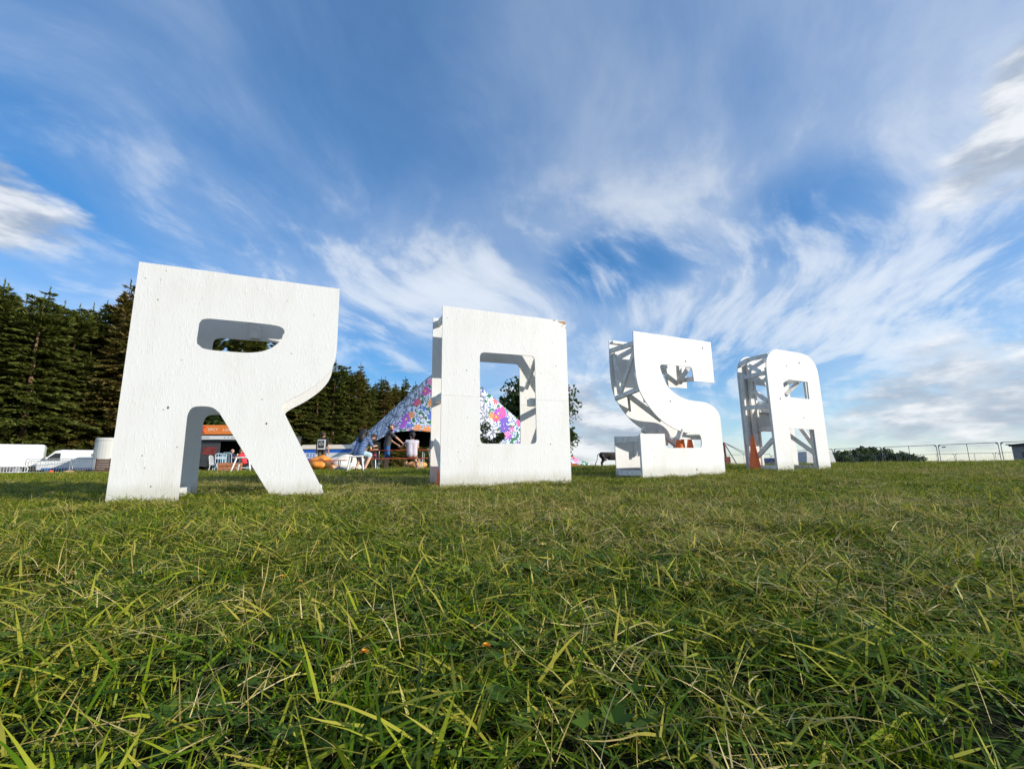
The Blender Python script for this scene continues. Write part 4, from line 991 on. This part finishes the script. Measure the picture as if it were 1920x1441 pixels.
def horse_trailer():
    p = on_ground(217, 36); t = thing('horse_trailer', 'tall cream rounded trailer standing right behind the letter R', 'trailer', p, R_(30))
    n = 18; Rr, h = 1.15, 2.3; outl = [(-Rr, -1.2)] + [(Rr * math.cos(a), -1.2 - Rr * .75 * math.sin(a)) for a in np.linspace(math.pi, 0, n)] + [(Rr, -1.2), (Rr, 1.9), (-Rr, 1.9)]
    mb = MB(); mb.prism([(x, y) for x, y in outl], [], .35, 2.45); mb.v = [(x, y_, z) for x, z, y_ in mb.v]; mb.f = [tuple(reversed(f)) for f in mb.f]
    mb.build('body', M_CREAM, t, bevel=.06)
    mb = MB(); mb.prism([(x * 1.02, y * 1.01) for x, y in outl], [], 2.46, 2.66); mb.v = [(x, y_, z) for x, z, y_ in mb.v]; mb.f = [tuple(reversed(f)) for f in mb.f]; mb.build('roof_cap', M_CREAM, t, bevel=.09)
    MB().path([(-1.17, -1.15, .5), (-1.17, -1.15, 2.5)], .05, 8).build('corner_trim', M_STEEL, t)
    MB().path([(.42, -2.01, 1.98), (.42, -1.9, 1.98)], .10, 14).build('round_vent', M_GREY, t)
    MB().box((0, -1.3, .30), (2.0, 1.2, .16)).build('chassis', M_GREY, t)
    wheels(t, (0,), 1.2, .32)
    MB().beam((0, -2.0, .35), (0, -3.0, .40), .1, .1).build('drawbar', M_GREY, t)
horse_trailer()
def wicker():
    p = on_ground(204, 32.5); t = thing('wicker_screen', 'dark brown woven screen standing in front of the cream trailer', 'screen', p, R_(38)); m = mat('dark_wicker', (.07, .035, .022), .8, var=.3, scale=12)
    for j in range(9): MB().box((0, 0, .07 + j * .115), (1.5, .04 + .02 * (j % 2), .10)).build('slat', m, t)
    for x in (-.72, 0, .72): MB().box((x, .05, .55), (.06, .05, 1.1)).build('post', m, t)
wicker()

# ------------------------------------------------------------------ barriers and fences
def barrier(label, p, rz, L=2.3, h=1.08, sc=1.0, group='steel crowd barriers on the left'):
    t = thing('crowd_barrier', label, 'barrier', p, rz, group); t.scale = (sc,) * 3
    r = .14; z0 = .18; pts = []
    for cx, cz, a0 in ((L / 2 - r, h - r, 0), (-L / 2 + r, h - r, 90), (-L / 2 + r, z0 + r, 180), (L / 2 - r, z0 + r, 270)):
        for k in range(5): a = R_(a0 + k * 22.5); pts.append((cx + r * math.cos(a), 0, cz + r * math.sin(a)))
    pts.append(pts[0]); MB().path(pts, .021, 6).build('frame', M_STEEL, t, smooth=True)
    for k in range(16): x = -L / 2 + (k + 1) * L / 17; MB().path([(x, 0, z0), (x, 0, h)], .008, 5, False).build('bar', M_STEEL, t)
    for x in (-L / 2 + .35, L / 2 - .35): MB().path([(x, -.28, 0), (x, -.2, .05), (x, 0, z0), (x, .2, .05), (x, .28, 0)], .016, 6).build('foot', M_STEEL, t)
    return t
barrier('steel crowd barrier with rounded corners in front of the parked vans', on_ground(92, 31.5), R_(48))
barrier('second steel crowd barrier behind, between the two white vans', on_ground(90, 37.0), R_(46))
barrier('steel barrier with a curved end beside the cream trailer', on_ground(156, 33), R_(20), 1.6)
barrier('small white barrier lying low at the left edge of the frame', on_ground(4, 26), R_(48), 2.0, .50)
for o in bpy.data.objects:
    if o.get('label', '').startswith('small white barrier'):
        for c in o.children: c.data.materials[0] = M_WHITEP
beanbag('red-orange ball on the grass behind the crowd barrier', on_ground(97, 30.5), (.16, .16, .16), mat('red_ball', (.85, .10, .05), .4), 12, 'play_ball', cat='ball')
def log_pile():
    t = thing('split_log', 'pale split log lying by the right end of the crowd barrier', 'log', on_ground(130, 31), R_(30))
    MB().path([(-.25, 0, .12), (0, .02, .14), (.25, 0, .12)], [.13, .15, .12], 10).build('wood', mat('pale_wood', (.48, .33, .18), .8, var=.25, scale=8), t); MB().path([(0, 0, .22), (.14, .02, .34)], [.06, .04], 7).build('branch_stub', M_BARK, t)
log_pile()

M_FENCE = mat('grey_fence_steel', (.13, .15, .19), .5, .5)
def fence_panel(label, p, q, h=2.0, group='mesh fence panels on the right', bits=True, base=-.5):
    a = Vector(p); b = Vector(q); d = b - a; L = math.hypot(d.x, d.y)
    t = thing('mesh_fence_panel', label, 'fence', ((a.x + b.x) / 2, (a.y + b.y) / 2, (a.z + b.z) / 2), math.atan2(d.y, d.x), group)
    L -= .12; r = .021
    MB().path([(-L / 2, 0, .1), (-L / 2, 0, h - .06), (-L / 2 + .06, 0, h), (L / 2 - .06, 0, h), (L / 2, 0, h - .06), (L / 2, 0, .1)], r, 6).build('frame', M_FENCE, t)
    MB().path([(0, 0, .1), (0, 0, h)], .018, 6).build('mid_post', M_FENCE, t)
    mb = MB(); n = int(L / .12)
    for i in range(1, n): x = -L / 2 + i * L / n; mb.path([(x, 0, .15), (x, 0, h - .02)], .0016, 3, False)
    for i in range(1, 8): mb.path([(-L / 2, 0, .1 + i * .25), (L / 2, 0, .1 + i * .25)], .0016, 3, False)
    w = mb.build('wire_mesh', M_FENCE, t); w['kind'] = 'stuff'
    for s in (-1, 1):
        MB().add([(s * L / 2, -.006, h), (s * (L / 2 - .16), -.006, h), (s * L / 2, -.006, h - .14), (s * L / 2, .006, h), (s * (L / 2 - .16), .006, h), (s * L / 2, .006, h - .14)], [(0, 1, 2), (3, 5, 4), (1, 4, 5, 2), (0, 3, 4, 1)]).build('corner_gusset', M_FENCE, t)
        MB().box((s * (L / 2 + .03), 0, .05), (.22, .6, .13)).build('foot_block', M_GREY, t)
    if bits: MB().box((-L / 2 + .32, -.03, h - .16), (.22, .01, .07)).build('tag_plate', M_GREY, t)
def fence_run():
    pos = []
    for px, top in ((1470, 845.5), (1562, 841.5), (1654, 838), (1757, 834), (1873, 829), (2005, 824)):
        hz = 870.6 - (px - 1440) * .0131; Y = 1.22 * FPX / (hz - top); g = W(px, top, Y); pos.append((g.x, g.y, g.z - 2.0))
    names = ['first panel of the near mesh fence, showing through the letter A', 'second near mesh fence panel, just right of the letter A', 'third near mesh fence panel, in front of the far trees', 'fourth near mesh fence panel, before the open sky', 'last near mesh fence panel, at the right edge by the grey shed']
    for i in range(5): fence_panel(names[i], pos[i], pos[i + 1])
    far = []
    for px, top in ((1345, 851), (1445, 852.5), (1560, 853), (1640, 852.5), (1723, 852), (1790, 850), (1864, 848.5), (1950, 846)):
        hz = 870.6 - (px - 1440) * .0131; Y = max(40, 62 - (px - 1500) * .03); g = W(px, top, Y); far.append((g.x, g.y, g.z - 2.0))
    nm = ['between the letters S and A', 'behind the letter A', 'left of the far trees', 'in front of the tallest far tree', 'right of the far trees', 'under the open sky', 'ending at the grey shed']
    for i in range(7): fence_panel('far low mesh fence panel ' + nm[i], far[i], far[i + 1], group='mesh fence panels of the farther run', bits=i % 2 == 0)
fence_run()
def shed():
    g = W(1903, 862, 36); t = thing('site_cabin', 'grey cabin with a dark roof cut off by the right edge', 'cabin', (g.x, 36, W(1903, 862, 36).z - .5), R_(-46)); m = mat('grey_cladding', (.27, .255, .24), .6, var=.15, scale=3)
    MB().box((1.6, 1, .85), (3.2, 2.0, 1.5)).build('wall', m, t); MB().prism([(-.15, 1.58), (3.35, 1.58), (3.35, 1.72), (1.6, 1.98), (.9, 1.80), (-.15, 1.70)], [], -.15, 2.15).build('roof', mat('dark_roofing', (.03, .03, .04), .7), t)
    MB().box((.62, -.01, .9), (.34, .03, .4)).build('window', M_GLASS, t); MB().box((1.3, -.01, .62), (.5, .03, 1.1)).build('door', M_GREY, t)
    for x in (.1, 3.1): MB().box((x, .5, .05), (.2, .2, .14)).build('support_block', M_GREY, t)
shed()
def block():
    g = W(1540, 866, 26.5); t = thing('concrete_barrier', 'white concrete block with sloping ends beyond the letter A', 'barrier block', (g.x, 26.5, g.z - .25), R_(14)); m = mat('pale_concrete', (.62, .61, .58), .8, var=.1, scale=4, bump=.2)
    MB().prism([(-1.05, 0), (1.15, 0), (.85, .86), (-.95, .86)], [], 0, .6).build('block', m, t, bevel=.03)
    for x in (-.5, .5): MB().box((x, -.01, .09), (.4, .04, .14)).build('fork_slot', M_GREY, t)
    MB().path([(-.3, .3, .85), (-.3, .3, .93), (-.1, .3, .93), (-.1, .3, .85)], .02, 6).build('lifting_loop', M_STEEL, t)
block()
def rigging():
    Y = 23; b = on_ground(1361, Y); t = thing('guyed_post', 'rust-red post with dark guy ropes between the letters S and A', 'post', b)
    top = W(1357, 829, Y); f = lambda px, py: W(px, py, Y) - Vector(b); tp = f(1357, 829)
    MB().path([(tp.x + .05, 0, -.05), tp], .05, 10).build('post', mat('rust_red_paint', (.22, .05, .035), .6, var=.3), t)
    for q, r in (((1383, 872), .022), ((1425, 868), .014), ((1440, 868), .012)): MB().path([tp, f(*q)], r, 6).build('guy_rope', M_ROPE, t)
    MB().box(f(1363, 864), (.28, .2, .42)).build('base_block', MATS['rust_red_paint'], t)
rigging()
def far_car():
    p = W(1454, 867, 52); t = thing('distant_car', 'tiny dark blue car roof on the skyline behind the letter A', 'car', (p.x, 52, p.z - .9), R_(10)); m = mat('dark_blue_paint', (.01, .03, .12), .3)
    side_body([(-2, .3), (2, .3), (2, .8), (1.5, .95), (.9, 1.4), (-1.0, 1.42), (-1.7, .95), (-2, .8)], .85).build('body', m, t); MB().box((-.05, 0, 1.16), (1.9, 1.72, .26)).build('windows', M_GLASS, t); wheels(t, (-1.2, 1.25), .82, .3)
far_car()

# ------------------------------------------------------------------ the model cow
def cow():
    Y = 40; p = on_ground(1146, Y); t = thing('cow_sculpture', 'dark life-size model cow half hidden behind the letter S', 'cow', (p[0], Y, p[2]), R_(4))
    caps = [((-.75, 0, 1.12), (.1, 0, 1.08), .27, .30), ((.1, 0, 1.08), (.75, 0, 1.10), .30, .26), ((-.1, 0, .95), (.45, 0, .93), .27, .26), ((.75, 0, 1.14), (1.12, 0, 1.28), .22, .14), ((1.12, 0, 1.30), (1.42, 0, 1.12), .13, .085), ((1.40, 0, 1.13), (1.50, 0, 1.06), .09, .085)]
    for s in (-1, 1):
        caps += [((-.70, .15 * s, 1.0), (-.62, .17 * s, .72), .17, .11), ((-.62, .17 * s, .72), (-.80, .17 * s, .46), .10, .062), ((-.80, .17 * s, .46), (-.76, .17 * s, .10), .058, .05), ((-.76, .17 * s, .10), (-.72, .17 * s, .04), .06, .06),
                 ((.62, .15 * s, .92), (.64, .16 * s, .50), .13, .07), ((.64, .16 * s, .50), (.62, .16 * s, .10), .06, .05), ((.62, .16 * s, .10), (.66, .16 * s, .04), .06, .06), ((1.14, .10 * s, 1.36), (1.12, .24 * s, 1.36), .04, .03)]
    me = body_mesh([(*c, 'x') for c in caps], .028); me.materials.clear(); me.materials.append(blotch('cow_hide', [(0, (.018, .016, .014)), (.52, (.05, .035, .028)), (.58, (.16, .10, .07)), (.63, (.02, .018, .016))], 4)); me.polygons.foreach_set('use_smooth', [True] * len(me.polygons))
    put_mesh('body', me, t)
    MB().path([(-1.0, 0, 1.25), (-1.14, 0, 1.12), (-1.18, 0, .75), (-1.32, .02, .45), (-1.38, .02, .15)], [.035, .03, .025, .035, .05], 7).build('tail', H_DARK, t, smooth=True)
    for s in (-1, 1): MB().path([(1.16, .08 * s, 1.42), (1.18, .2 * s, 1.50), (1.22, .22 * s, 1.60)], [.03, .022, .008], 7).build('horn', mat('horn', (.5, .45, .35), .5), t)
    MB().ell((-.45, 0, .72), (.14, .12, .10), 10, 7).build('udder', mat('udder_pink', (.35, .2, .17), .6), t, smooth=True)
cow()

# ------------------------------------------------------------------ grass
def grass_material(name, stops, dry, trans=.35, rough=.45):
    m = bpy.data.materials.new(name); m.use_nodes = True; t = NT(m.node_tree)
    g = t.n('ShaderNodeNewGeometry'); at = t.n('ShaderNodeAttribute', attribute_name='tint')
    pn = t.m('MULTIPLY_ADD', t.noise(g.outputs['Position'], 1.7, 2, .5).outputs[0], .6, t.m('MULTIPLY', t.noise(g.outputs['Position'], .45, 1, .5).outputs[0], .4))
    f = t.m('ADD', t.m('MULTIPLY', at.outputs['Fac'], .75), t.m('MULTIPLY', pn, .28))
    c = t.ramp(f, stops)
    if dry: c = t.mix(t.ss(t.m('ADD', t.m('MULTIPLY', at.outputs['Fac'], .4), t.m('MULTIPLY', pn, .75)), .52, .80, 0, dry), c, (.44, .33, .085))
    d = t.n('ShaderNodeBsdfPrincipled', {'Base Color': c, 'Roughness': rough, 'Specular IOR Level': .22})
    tr = t.n('ShaderNodeBsdfTranslucent', {'Color': c})
    ms = t.n('ShaderNodeMixShader', {0: trans, 1: d.outputs[0], 2: tr.outputs[0]})
    t.n('ShaderNodeOutputMaterial', {'Surface': ms.outputs[0]}); return m
M_GRASS = grass_material('grass_blades', [(.18, (.012, .040, .001)), (.42, (.100, .190, .003)), (.66, (.33, .39, .012)), (1.0, (.64, .54, .07))], .60, .33, .42)
M_STRAW = grass_material('dry_straw', [(.1, (.30, .21, .060)), (.5, (.56, .43, .14)), (.9, (.80, .66, .32))], 0, .2)
M_LEAF = grass_material('weed_leaves', [(.1, (.035, .085, .008)), (.6, (.085, .160, .018)), (1.0, (.16, .22, .03))], 0, .4, .6)

def blade_mesh(name, r, n, rad, L, wid, up, m, curl=.6, seg=3, zoff=0.0):
    """n curved tapering strips rooted within rad; up: 1 upright .. 0 lying"""
    ang = r.uniform(0, 2 * np.pi, n); rr = rad * np.sqrt(r.uniform(0, 1, n)); root = np.stack([rr * np.cos(ang), rr * np.sin(ang), np.full(n, zoff)], 1)
    az = r.uniform(0, 2 * np.pi, n); ln = L[0] + (L[1] - L[0]) * r.random(n) ** 1.4
    el = np.clip(r.normal(up, .28, n), .04, 1.0) * np.pi / 2; bend = r.normal(curl, .35, n)
    h = np.stack([np.cos(az), np.sin(az), np.zeros(n)], 1); sd = np.stack([-np.sin(az), np.cos(az), np.zeros(n)], 1)
    tw = r.uniform(-.9, .9, n); sd = sd * np.cos(tw)[:, None] + np.array([0, 0, 1]) * np.sin(tw)[:, None] * .8
    w = r.uniform(wid[0], wid[1], n); rows = []; p = root.copy(); e = el.copy()
    for k in range(seg + 1):
        f = k / seg; ww = (w * (1 - f ** 1.6) * (.75 if k == 0 else 1.0))[:, None]
        if k == seg: rows.append(p[:, None, :])
        else: rows.append(np.stack([p - sd * ww * .5, p + sd * ww * .5], 1))
        p = p + (h * np.cos(e)[:, None] + np.array([0, 0, 1]) * np.sin(e)[:, None]) * (ln / seg)[:, None]
        e = e - bend / seg; p[:, 2] = np.maximum(p[:, 2], .002 + zoff * .5)
    V = np.concatenate(rows, 1); nv = V.shape[1]; base = (np.arange(n) * nv)[:, None]
    fs = []
    for k in range(seg - 1): fs.append(np.concatenate([base + 2 * k, base + 2 * k + 1, base + 2 * k + 3, base + 2 * k + 2], 1))
    quads = np.concatenate(fs).tolist(); tris = np.concatenate([base + 2 * seg - 2, base + 2 * seg - 1, base + 2 * seg], 1).tolist()
    me = bpy.data.meshes.new(name); me.from_pydata(V.reshape(-1, 3).tolist(), [], quads + tris)
    tint = r.beta(1.15, 1.25, n); tv = np.concatenate([np.tile(tint, seg - 1), tint]).astype(np.float32)
    a = me.attributes.new('tint', 'FLOAT', 'FACE'); a.data.foreach_set('value', tv)
    me.polygons.foreach_set('use_smooth', [True] * len(me.polygons)); me.materials.append(m); return me
def leaf_mesh(name, r, n, rad, L, m):
    P = []; A = []; B = []; T = []
    for i in range(n):
        a = r.uniform(0, 6.28); d = np.array([math.cos(a), math.sin(a), r.uniform(.1, .8)]); d /= np.linalg.norm(d); l = r.uniform(*L)
        o = np.array([r.normal(0, rad), r.normal(0, rad), r.uniform(.004, .03)]); sd = np.array([-math.sin(a), math.cos(a), r.uniform(-.3, .3)])
        for k in range(3):
            q = a + (k - 1) * .9; dd = np.array([math.cos(q), math.sin(q), d[2] * .6]); P.append(o + d * l * .5 + dd * l * .35); A.append(dd * l * .42); B.append(np.array([-math.sin(q), math.cos(q), r.uniform(-.25, .25)]) * l * .26); T.append(r.random())
    return quads_mesh(name, np.array(P), np.array(A), np.array(B), np.array(T), m)

def build_grass():
    r = np.random.default_rng(21); lib = bpy.data.collections.new('grass_library'); names = []
    def add(me):
        o = bpy.data.objects.new('tuft_%02d' % len(names), me); lib.objects.link(o); names.append(me.name); return len(names) - 1
    turf = [add(blade_mesh('turf', r, 80, .10, (.022, .065), (.0022, .0054), .33, M_GRASS, .9)) for _ in range(5)]
    lush = [add(blade_mesh('lush', r, 40, .055, (.045, .10), (.0028, .0064), .55, M_GRASS, .9, 4)) for _ in range(4)]
    clip = [add(blade_mesh('clippings', r, 40, .11, (.035, .12), (.0024, .0066), .14, M_GRASS, .2, 3, .022)) for _ in range(3)]
    straw = [add(blade_mesh('straw', r, 14, .10, (.04, .17), (.0014, .0034), .16, M_STRAW, .25, 4, .036)) for _ in range(4)]
    broad = [add(blade_mesh('broad', r, 7, .05, (.05, .13), (.006, .012), .40, M_LEAF, .9, 5)) for _ in range(3)]
    weed = [add(leaf_mesh('weed', r, 9, .03, (.018, .036), M_LEAF)) for _ in range(3)]
    stalk = [add(blade_mesh('stalk', r, 3, .05, (.10, .22), (.0012, .002), .55, M_STRAW, .5, 5)) for _ in range(3)]
    def seed_head():
        me0 = blade_mesh('s', r, 1, .005, (.16, .22), (.0016, .002), .30, M_STRAW, .5, 6, .03); v = np.array([q.co for q in me0.vertices]); tip = v[-1]; prev = v[-5]; bpy.data.meshes.remove(me0)
        d = unit(tip - prev); m = 26; f = r.uniform(-.045, .012, m); P = tip + d * f[:, None] + r.normal(0, .003, (m, 3)); al = unit(d + r.normal(0, .35, (m, 3)))
        stem = [prev + (tip - prev) * 0]; n = len(v) // 2; c = np.array([(v[2 * i] + v[min(2 * i + 1, len(v) - 1)]) / 2 for i in range(n)] + [tip])
        sp = np.concatenate([c[:-1] + (c[1:] - c[:-1]) * .5]); sa = (c[1:] - c[:-1]) * .55; sb = unit(np.cross(sa, [0, 0, 1.0])) * .0011
        return quads_mesh('seed_head', np.concatenate([P, sp]), np.concatenate([al * .009, sa]), np.concatenate([unit(np.cross(al, r.normal(0, 1, (m, 3)))) * .0026, sb]), r.uniform(.2, .9, m + len(sp)), M_STRAW)
    seeds = [add(seed_head()) for _ in range(3)]
    far = [add(blade_mesh('far_turf', r, 260, .36, (.03, .065), (.004, .007), .55, M_GRASS, .8)) for _ in range(4)]
    fstraw = [add(blade_mesh('far_straw', r, 30, .36, (.05, .11), (.003, .005), .3, M_STRAW, .3, 3, .02)) for _ in range(2)]
    PX = []; PY = []; ID = []; SC = []
    def scatter(y0, y1, dens, ids, sc, mask=None, side=1.22, xlim=None, pad=.35):
        A = side * (y1 ** 2 - y0 ** 2) + 2 * pad * (y1 - y0); n = int(A * dens)
        y = np.sqrt(r.uniform(y0 ** 2, y1 ** 2, n)); x = r.uniform(-1, 1, n) * (y * side + pad)
        k = np.ones(n, bool)
        if mask is not None: k &= r.random(n) < mask(x, y)
        if xlim is not None: k &= x < xlim
        x = x[k]; y = y[k]; n = len(x)
        PX.append(x); PY.append(y); ID.append(r.choice(ids, n)); SC.append(r.uniform(sc[0], sc[1], n))
    lushm = lambda x, y: sstep(-.05, .30, bumps(x * 1.7 + 3, y * 1.7))
    drym = lambda x, y: .25 + .75 * sstep(-.02, .25, bumps(x * 1.3 - 7, y * 1.3 + 4))
    scatter(.28, 2.4, 80, turf, (.8, 1.4)); scatter(2.4, 8.5, 92, turf, (.8, 1.3))
    scatter(.28, 4.5, 100, lush, (.5, 1.1), lushm); scatter(4.5, 9, 40, lush, (.5, .85), lushm)
    scatter(.28, 4.5, 120, clip, (.7, 1.5)); scatter(4.5, 9, 26, clip, (.8, 1.3))
    scatter(.28, 4.0, 165, straw, (.5, 1.3), drym); scatter(4.0, 9, 80, straw, (.6, 1.1), drym)
    scatter(.28, 2.6, 75, broad, (.6, 1.3)); scatter(2.6, 6, 8, broad, (.5, .9))
    scatter(.28, 2.6, 26, weed, (.7, 1.5)); scatter(2.6, 6, 5, weed, (.6, 1.1))
    scatter(.3, 2.2, 3.5, stalk, (.5, 1.0)); scatter(2.2, 6.5, 4.0, stalk, (.5, .9))
    scatter(.3, 3.0, 7, seeds, (.6, 1.1)); scatter(3.0, 6, 3, seeds, (.6, 1.0))
    scatter(8.5, 21, 15, far, (.8, 1.2)); scatter(8.5, 21, 5, fstraw, (.8, 1.2), drym)
    scatter(21, 46, 4, far, (1.2, 1.8), xlim=12.0)
    x = np.concatenate(PX); y = np.concatenate(PY); idx = np.concatenate(ID); sc = np.concatenate(SC)
    # none inside the camera or the boards
    keep = np.hypot(x, y) > .30
    for k, (lx, ly, lz, yaw, D) in LET.items():
        a = R_(yaw); u = (x - lx) * math.cos(a) + (y - ly) * math.sin(a); d = -(x - lx) * math.sin(a) + (y - ly) * math.cos(a)
        near = (u > -.05) & (u < 2.0)
        for dd in (.009, D - .009): keep &= ~(near & (np.abs(d - dd) < .035))
    x, y, idx, sc = x[keep], y[keep], idx[keep], sc[keep]; n = len(x)
    z = ground_z(x, y)
    me = bpy.data.meshes.new('grass'); me.vertices.add(n); me.vertices.foreach_set('co', np.stack([x, y, z], 1).ravel())
    a = me.attributes.new('pick', 'INT', 'POINT'); a.data.foreach_set('value', idx.astype(np.int32))
    a = me.attributes.new('size', 'FLOAT', 'POINT'); a.data.foreach_set('value', sc.astype(np.float32))
    rot = np.stack([r.normal(0, .12, n), r.normal(0, .12, n), r.uniform(0, 6.283, n)], 1)
    a = me.attributes.new('turn', 'FLOAT_VECTOR', 'POINT'); a.data.foreach_set('vector', rot.astype(np.float32).ravel())
    ob = bpy.data.objects.new('grass', me); col.objects.link(ob)
    tag(ob, 'mown grass with dry straw and clippings covering the field', 'grass', kind='stuff')
    ng = bpy.data.node_groups.new('scatter', 'GeometryNodeTree')
    ng.interface.new_socket('Geometry', in_out='INPUT', socket_type='NodeSocketGeometry'); ng.interface.new_socket('Geometry', in_out='OUTPUT', socket_type='NodeSocketGeometry')
    N = ng.nodes; Lk = ng.links
    gi = N.new('NodeGroupInput'); go = N.new('NodeGroupOutput'); ci = N.new('GeometryNodeCollectionInfo'); io = N.new('GeometryNodeInstanceOnPoints')
    ci.inputs['Collection'].default_value = lib; ci.inputs['Separate Children'].default_value = True; ci.inputs['Reset Children'].default_value = True
    def attr(nm, typ):
        q = N.new('GeometryNodeInputNamedAttribute'); q.data_type = typ; q.inputs['Name'].default_value = nm; return q.outputs[0]
    Lk.new(gi.outputs[0], io.inputs['Points']); Lk.new(ci.outputs[0], io.inputs['Instance']); io.inputs['Pick Instance'].default_value = True
    Lk.new(attr('pick', 'INT'), io.inputs['Instance Index']); Lk.new(attr('size', 'FLOAT'), io.inputs['Scale'])
    e2r = N.new('FunctionNodeEulerToRotation'); Lk.new(attr('turn', 'FLOAT_VECTOR'), e2r.inputs[0]); Lk.new(e2r.outputs[0], io.inputs['Rotation'])
    Lk.new(io.outputs[0], go.inputs[0])
    md = ob.modifiers.new('scatter', 'NODES'); md.node_group = ng
    print('grass tufts', n)
build_grass()

# a few hawkbit heads in the turf
def flower(label, px, py):
    d = W(px, py, 1.0) - Vector((0, 0, CAM_H)); k = .2
    for i in range(400):                        # walk down the line of sight to just above the turf
        q = Vector((0, 0, CAM_H)) + d * k
        if q.z < gz(q.x, q.y) + .045: break
        k += .01
    t = thing('hawkbit_flower', label, 'flower', (q.x, q.y, gz(q.x, q.y)), random.uniform(0, 6), 'yellow flower heads in the grass')
    m = mat('hawkbit_yellow', (.80, .36, .01), .6, var=.2, scale=90)
    MB().path([(0, 0, 0), (.004, 0, .02), (0, 0, .042)], .0012, 5).build('stem', M_LEAF, t)
    mb = MB()
    for ring, (nn, L, el) in enumerate(((14, .011, .35), (10, .009, .8), (6, .006, 1.2))):
        for i in range(nn):
            a = 2 * math.pi * i / nn + ring; d2 = Vector((math.cos(a) * math.cos(el), math.sin(a) * math.cos(el), math.sin(el))); s = Vector((-math.sin(a), math.cos(a), 0)) * .0018
            o = Vector((0, 0, .042)); mb.add([o - s * .5, o + s * .5, o + d2 * L + s, o + d2 * L - s], [(0, 1, 2, 3)])
    mb.build('petals', m, t)
    MB().path([(0, 0, .034), (0, 0, .043)], [.003, .005], 8).build('calyx', M_LEAF, t)
flower('brightest yellow-orange flower head, low in the grass left of centre', 683, 1222)
flower('small orange flower head in the grass below the right leg of the R', 530, 1080)
flower('small orange flower head beside the first one, below the leg of the R', 562, 1090)
flower('orange flower head in the shaded grass near the bottom centre', 912, 1212)
flower('tiny yellow flower in the grass towards the right edge', 1778, 1103)
